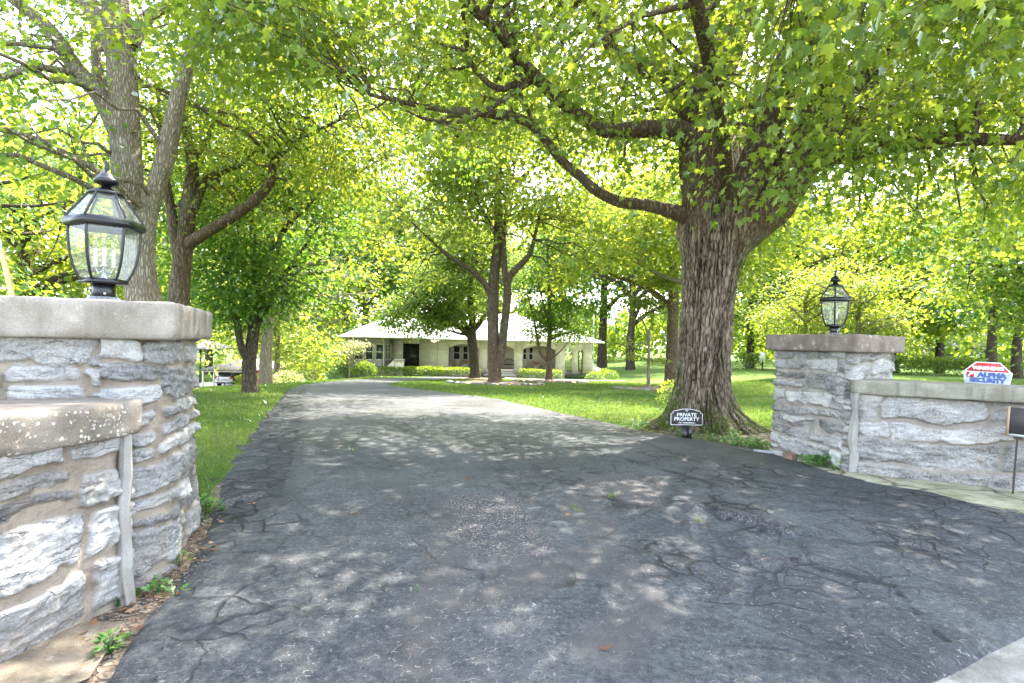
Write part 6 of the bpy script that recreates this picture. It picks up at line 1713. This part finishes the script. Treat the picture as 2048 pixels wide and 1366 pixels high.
def car(label, loc, paint):
    t = thing('parked_car', label, 'car', loc, 0, 'cars in the carport')
    secs = [(0.0, .42, .98, .80), (.12, .30, 1.04, .88), (.9, .24, 1.08, .92), (2.4, .22, 1.06, .93), (3.6, .24, 1.0, .92), (4.3, .30, .86, .86), (4.55, .42, .70, .72)]
    V = []; F = []
    for y, zl, zh, w in secs:
        V += [(-w * .92, y, zl), (-w, y, zl + .14), (-w, y, (zl + zh) / 2 + .05), (-w * .95, y, zh - .05), (-w * .86, y, zh), (w * .86, y, zh), (w * .95, y, zh - .05), (w, y, (zl + zh) / 2 + .05), (w, y, zl + .14), (w * .92, y, zl)]
    n = 10
    for j in range(len(secs) - 1):
        for k in range(n): F.append((j * n + k, j * n + (k + 1) % n, (j + 1) * n + (k + 1) % n, (j + 1) * n + k))
    F += [tuple(range(n))[::-1], tuple((len(secs) - 1) * n + k for k in range(n))]
    MB().add(V, F).build('body', MAT[paint], t, bevel=.03)
    V = []; F = []
    for y, z, w in ((.10, 1.0, .80), (.42, 1.56, .62), (.7, 1.66, .60), (2.0, 1.68, .60), (2.5, 1.6, .60), (3.4, 1.03, .78)):
        V += [(-w - (.12 if z > 1.2 else 0), y, 1.0), (-w, y, z), (w, y, z), (w + (.12 if z > 1.2 else 0), y, 1.0)]
    for j in range(5):
        for k in range(3): F.append((j * 4 + k, j * 4 + k + 1, j * 4 + k + 5, j * 4 + k + 4))
    MB().add(V, F).build('roof', MAT[paint], t)
    MB().add([(-.66, .14, 1.08), (.66, .14, 1.08), (.55, .39, 1.52), (-.55, .39, 1.52)], [(0, 1, 2, 3)]).build('rear_window', MAT['window'], t)
    for s in (-1, 1):
        MB().box(s * .74 - .11, s * .74 + .11, -.02, .2, .78, 1.04).build('tail_light', MAT['tail_red'], t, bevel=.02)
        for y in (.85, 3.6):
            wh = MB().lathe([(.12, -.1), (.33, -.1), (.35, -.06), (.35, .06), (.33, .1), (.12, .1)], 22, Matrix.Translation((s * .80, y, .35)) @ Matrix.Rotation(math.pi / 2, 4, 'Y')).build('wheel', MAT['rubber'], t)
            MB().lathe([(.2, .101), (.19, .115), (.05, .11)], 14, Matrix.Translation((s * .80, y, .35)) @ Matrix.Rotation(s * math.pi / 2, 4, 'Y')).build('rim', MAT['pewter'], wh)
    MB().box(-.82, .82, -.07, .02, .40, .62).build('bumper', MAT[paint], t, bevel=.03)
    MB().box(-.26, .26, -.03, 0.0, .70, .82).build('licence_plate', MAT['white'], t)
    return t
car('silver car parked tail-out under the grey carport', ((448 - 1024) / FPX * 54, 54, float(zg(-28, 55)) + .03), 'silver_paint')
car('red car almost hidden behind the trunk of the dark tree, beside the silver car', ((492 - 1024) / FPX * 54, 54.6, float(zg(-26, 55)) + .03), 'red_paint')

nh = W(1975, 735, 80); nt_ = thing('neighbour_house', 'pale neighbouring house glimpsed behind the far hedge on the right', 'house', (nh[0], 82, float(zg(nh[0], 82))))
MB().box(-3.5, 4, 0, 8, -.2, 2.9).build('wall', MAT['siding'], nt_)
hip(MB(), -4, 4.5, -.5, 8.5, 3.0, -1, 1.5, 4, 5.0).build('roof', MAT['roof_grey'], nt_)
for x in (-2.6, .2, 2.4):
    f = MB().box(x, x + .9, -.04, .0, .9, 2.3).build('window', MAT['white'], nt_); MB().box(x + .08, x + .82, -.06, -.041, .98, 2.22).build('pane', MAT['window'], f)
q = gp(1526, 57); ms = thing('post_sign', 'small white sign on a post beyond the lawn, left of the right pillar', 'sign', (*q, float(zg(*q))))
MB().box(-.3, .3, -.03, .0, 1.0, 1.9).build('panel', MAT['white'], ms); MB().box(-.05, .05, 0.001, .1, -.1, 1.8).build('post', MAT['dark_wood'], ms)
q = gp(1187, 60); up_ = thing('utility_pole', 'thin pale pole rising behind the right end of the house', 'pole', (*q, float(zg(*q))))
MB().tube([(0, 0, -.2), (0, 0, 6.6)], .07, 8).build('shaft', MAT['trim'], up_)

# edging stones round the mulch beds
r = np.random.default_rng(12)
def edging(cx, cy, rx, ry, a0, a1, n, where):
    side = ['leftmost', 'left', 'front left', 'front', 'front right', 'right', 'rightmost']
    for i in range(n):
        a = a0 + (a1 - a0) * (i + r.uniform(-.2, .2)) / max(1, n - 1)
        x, y = cx + rx * math.cos(a), cy + ry * math.sin(a)
        b = bmesh.new(); bmesh.ops.create_icosphere(b, subdivisions=2, radius=1.0)
        for v in b.verts:
            c = v.co; k = max(abs(c.x), abs(c.y), abs(c.z)); c /= (0.45 + .55 * k) ; c *= 1 + .12 * float(vnoise(c.x * 2 + i, c.y * 2, c.z * 2, i))
            v.co = Vector((c.x * r.uniform(.22, .23), c.y * .14, c.z * .11))
        me = bpy.data.meshes.new('edging_stone'); b.to_mesh(me); b.free(); me.materials.append(MAT['stone_grey'])
        o = bpy.data.objects.new('edging_stone', me); link(o); o.location = (x, y, float(zg(x, y)) + .05); o.rotation_euler = (r.uniform(-.15, .15), r.uniform(-.15, .15), a + math.pi / 2 + r.uniform(-.3, .3))
        s = r.uniform(.8, 1.35); o.scale = (s, s, r.uniform(.8, 1.1))
        props(o, f'rough grey edging stone along the {where}', 'stone', f'edging stones of the {where}')
edging(*BEDS[0], -math.pi * 1.05, math.pi * .05, 17, 'mulch bed round the twin-stemmed tree')
edging(*BEDS[1], -math.pi * 1.0, 0, 12, 'mulch bed round the slim tree')
edging(*BEDS[2], -math.pi * 1.0, -math.pi * .45, 6, 'mulch bed round the young sapling')

# ------------------------------------------------------------------ grass, weeds and litter
def clear_of(x, y):
    m = ~in_poly(x, y, outline)
    for bx_, by_, brx, bry in BEDS: m &= np.hypot((x - bx_) / brx, (y - by_) / bry) > 1.0
    m &= ~((x > 3.4) & (y < 7.6) & (x < 5.4) & (y > 6)) & (np.hypot(x - MB_[0], (y - MB_[1]) * 1.05) > 1.6 + .25 * vnoise(x * 2.5, y * 2.5, 0, 71)) & ~in_poly(x, y, left_cap)
    m &= ~in_poly(x, y, [(-34, 36), (-17.5, 33.5), (-14.5, 39), (-13.5, 48), (-15, 58), (-36, 60)])
    return m
r = np.random.default_rng(9)
def blades(n, dlo, dhi, ulo, uhi, hgt, seed, pw=1.0):
    r = np.random.default_rng(seed)
    d = dlo * (dhi / dlo) ** (r.random(n) ** pw); u = r.uniform(ulo, uhi, n)
    x, y = u * d, d
    m = clear_of(x, y); x, y, d = x[m], y[m], d[m]; n = len(x)
    h = hgt * r.uniform(.5, 1.2, n) * (1 + d / 60) * (0.75 + .4 * vnoise(x * 1.3, y * 1.3, 0, 3)); w = np.maximum(.004, .00085 * d) * r.uniform(.7, 1.3, n)
    a = r.uniform(0, 2 * math.pi, n); le = r.normal(0, .45, (n, 2)) * h[:, None]
    z = zg(x, y)
    b0 = np.column_stack((x - np.cos(a) * w, y - np.sin(a) * w, z)); b1 = np.column_stack((x + np.cos(a) * w, y + np.sin(a) * w, z)); tp = np.column_stack((x + le[:, 0], y + le[:, 1], z + h))
    V = np.stack((b0, b1, tp), 1).reshape(-1, 3)
    tone = np.clip(.47 + .36 * fbm(x * .6, y * .6, 0, 4, 4) + r.normal(0, .16, n), 0, 1)
    return V, [np.arange(3 * n).reshape(-1, 3)], np.repeat(tone, 3)
gr = merge([blades(130000, 4.0, 24, -.85, -.25, .055, 1, .8), blades(190000, 8.5, 40, -.28, 1.0, .06, 2, .7), blades(30000, 24, 44, -.5, .25, .06, 3)])
props(np_obj('lawn_grass', gr[0], gr[1], MAT['grass'], attrs=dict(tone=gr[2])), kind='stuff')

# weeds: low ground cover at the maple's foot and along the drive
def scatter(n, poly, seed, edge=None):
    r = np.random.default_rng(seed); P = np.array(poly); lo, hi = P.min(0), P.max(0)
    x = r.uniform(lo[0], hi[0], n * 3); y = r.uniform(lo[1], hi[1], n * 3)
    m = in_poly(x, y, poly) & ~in_poly(x, y, outline)
    m &= vnoise(x * 2.2, y * 2.2, 0, seed) + .5 * vnoise(x * 6, y * 6, 0, seed) > -.25
    return x[m][:n], y[m][:n]
VERGE = PX((1240, 842), (1330, 868), (1420, 884), (1540, 904), (1600, 925), (1690, 950), (1720, 930)) + [(4.05, 6.9), (3.5, 7.6), (4.1, 8.6), (3.5, 9.2), (2.4, 9.6)]
parts = []
x, y = scatter(1500, VERGE, 21)
k = r.integers(5, 10, len(x)); idx = np.repeat(np.arange(len(x)), k); m = len(idx)
hgt = .10 * (1 + .8 * vnoise(x * 1.5, y * 1.5, 0, 6))
off = r.normal(0, .035, (m, 2)); zz_ = r.random(m) * hgt[idx]
P = np.column_stack((x[idx] + off[:, 0], y[idx] + off[:, 1], zg(x[idx], y[idx]) + .01 + zz_))
parts.append(leaves_np(P, np.column_stack((off * 12, r.normal(.1, .25, m))), r.uniform(.025, .06, m), 'oval', r))
props(np_obj('ground_cover', *merge(parts)[:2], MAT['weed'], attrs=dict(tone=merge(parts)[2])), kind='stuff')
# dead leaves and crumbs
parts = []
x, y = scatter(420, VERGE, 31); 
xl = np.concatenate([r.normal(a, .07, 40) for a in (-1.97, -2.05, -2.3)]); yl = np.concatenate((r.uniform(2.4, 2.9, 40), r.uniform(2.9, 3.6, 40), r.uniform(3.6, 4.6, 40)))
x = np.concatenate((x, r.normal(2.8, .5, 330), xl + .12, r.uniform(-1.8, 3.6, 26))); y = np.concatenate((y, r.normal(9.75, .35, 330), yl, r.uniform(2.4, 8, 26)))
z = zg(x, y) + np.where(in_poly(x, y, outline), .04, .022)
n = len(x)
parts.append(leaves_np(np.column_stack((x, y, z)), np.column_stack((r.normal(0, 1, (n, 2)), r.normal(.05, .12, n))), r.uniform(.02, .055, n), 'oval', r, None, .35))
lt = merge(parts); props(np_obj('leaf_litter', lt[0], lt[1], MAT['dead_leaf'], attrs=dict(tone=lt[2])), kind='stuff')
# pebbles and crumbs of asphalt along the edges
n = 900
x = np.concatenate((r.normal(-1.86, .07, 300), r.normal(-2.35, .15, 150), r.uniform(-1.6, 3.5, 450))); y = np.concatenate((r.uniform(2.1, 3.4, 300), r.uniform(3.4, 5, 150), r.uniform(2.4, 7.5, 450)))
b = bmesh.new(); bmesh.ops.create_icosphere(b, subdivisions=1, radius=1.0); pv = np.array([v.co[:] for v in b.verts]); pf = np.array([[v.index for v in f.verts] for f in b.faces]); b.free()
s = r.uniform(.002, .0065, n)[:, None, None] * np.array((1, .8, .6)); rz = r.uniform(0, 6.28, n)
pvr = pv[None] * s * (1 + .25 * r.normal(0, 1, (n, len(pv), 1)))
V = np.stack((pvr[..., 0] * np.cos(rz)[:, None] - pvr[..., 1] * np.sin(rz)[:, None], pvr[..., 0] * np.sin(rz)[:, None] + pvr[..., 1] * np.cos(rz)[:, None], pvr[..., 2]), -1) + np.column_stack((x, y, zg(x, y) + np.where(in_poly(x, y, outline), .034, .012)))[:, None]
props(np_obj('loose_gravel', V.reshape(-1, 3), [(np.arange(n)[:, None, None] * len(pv) + pf[None]).reshape(-1, 3)], MAT['stone_grey']), kind='stuff')
def weed(label, px, py, size, n, seed, name='weed_plant', mat='weed', kind='oval', group='weeds at the edges of the drive'):
    r = np.random.default_rng(seed); g = G(px, py)
    a = r.uniform(0, 6.28, n); q = r.uniform(.2, 1, n)
    st = MB()
    P = np.column_stack((np.cos(a) * q * size * .6, np.sin(a) * q * size * .6, .02 + (1.1 - q) * size * .8 * r.uniform(.5, 1, n)))
    T = np.column_stack((np.cos(a), np.sin(a), r.normal(.25, .3, n)))
    V_, F_, T_ = leaves_np(P, T, r.uniform(.6, 1.2, n) * size * .45, kind, r, None, .35)
    t = thing(name, label, 'weed', tuple(g + (0, 0, .02)), 0, group)
    np_obj('leaves', V_, F_, MAT[mat], t, dict(tone=T_))
    for p in P[::2]: st.tube([(0, 0, -.02), tuple(p)], .0018, 4)
    st.build('stems', MAT['weed'], t)
    return t
weed('broad-leaved weed at the foot of the left mortar joint', 234, 1218, .07, 9, 1)
weed('bushy weed where the left pillar meets the drive', 318, 1193, .085, 34, 2)
weed('spindly weed on the edge of the asphalt before the left pillar', 352, 1203, .075, 12, 3)
weed('clover-like weed on the footing near the bottom left corner', 220, 1310, .085, 40, 4)
weed('small weed high up along the base of the left pillar', 360, 1135, .08, 18, 5)
weed('weed tuft beside the far edge of the left pillar', 412, 1030, .16, 40, 6)
weed('tiny weed in the drive at the lower middle', 832, 1195, .04, 8, 7)
weed('yellow-green seedling on the brown patch in the drive', 1228, 1006, .07, 9, 8, 'fallen_sprig', 'leaf_lime', 'star', 'sprigs lying on the drive')
weed('green maple leaf sprig lying left of the brown patch', 1148, 1027, .06, 6, 9, 'fallen_sprig', 'maple', 'maple', 'sprigs lying on the drive')
weed('small tuft of grass in the drive, far left of centre', 703, 905, .10, 14, 10)
weed('leafy weed in front of the stone apron, beside the junction box', 1640, 935, .2, 60, 11)
weed('low weed right of the property sign', 1402, 862, .28, 80, 12)
weed('small weed growing from the flagstone apron below the coping wall', 1795, 942, .10, 12, 13)
fern = weed('ferny plant poking up behind the right wing wall, right of the warning sign', 2040, 1000, .1, 4, 14, 'tall_weed')
fern.location = (5.95, 6.25, 0); fern.scale = (6, 6, 12)
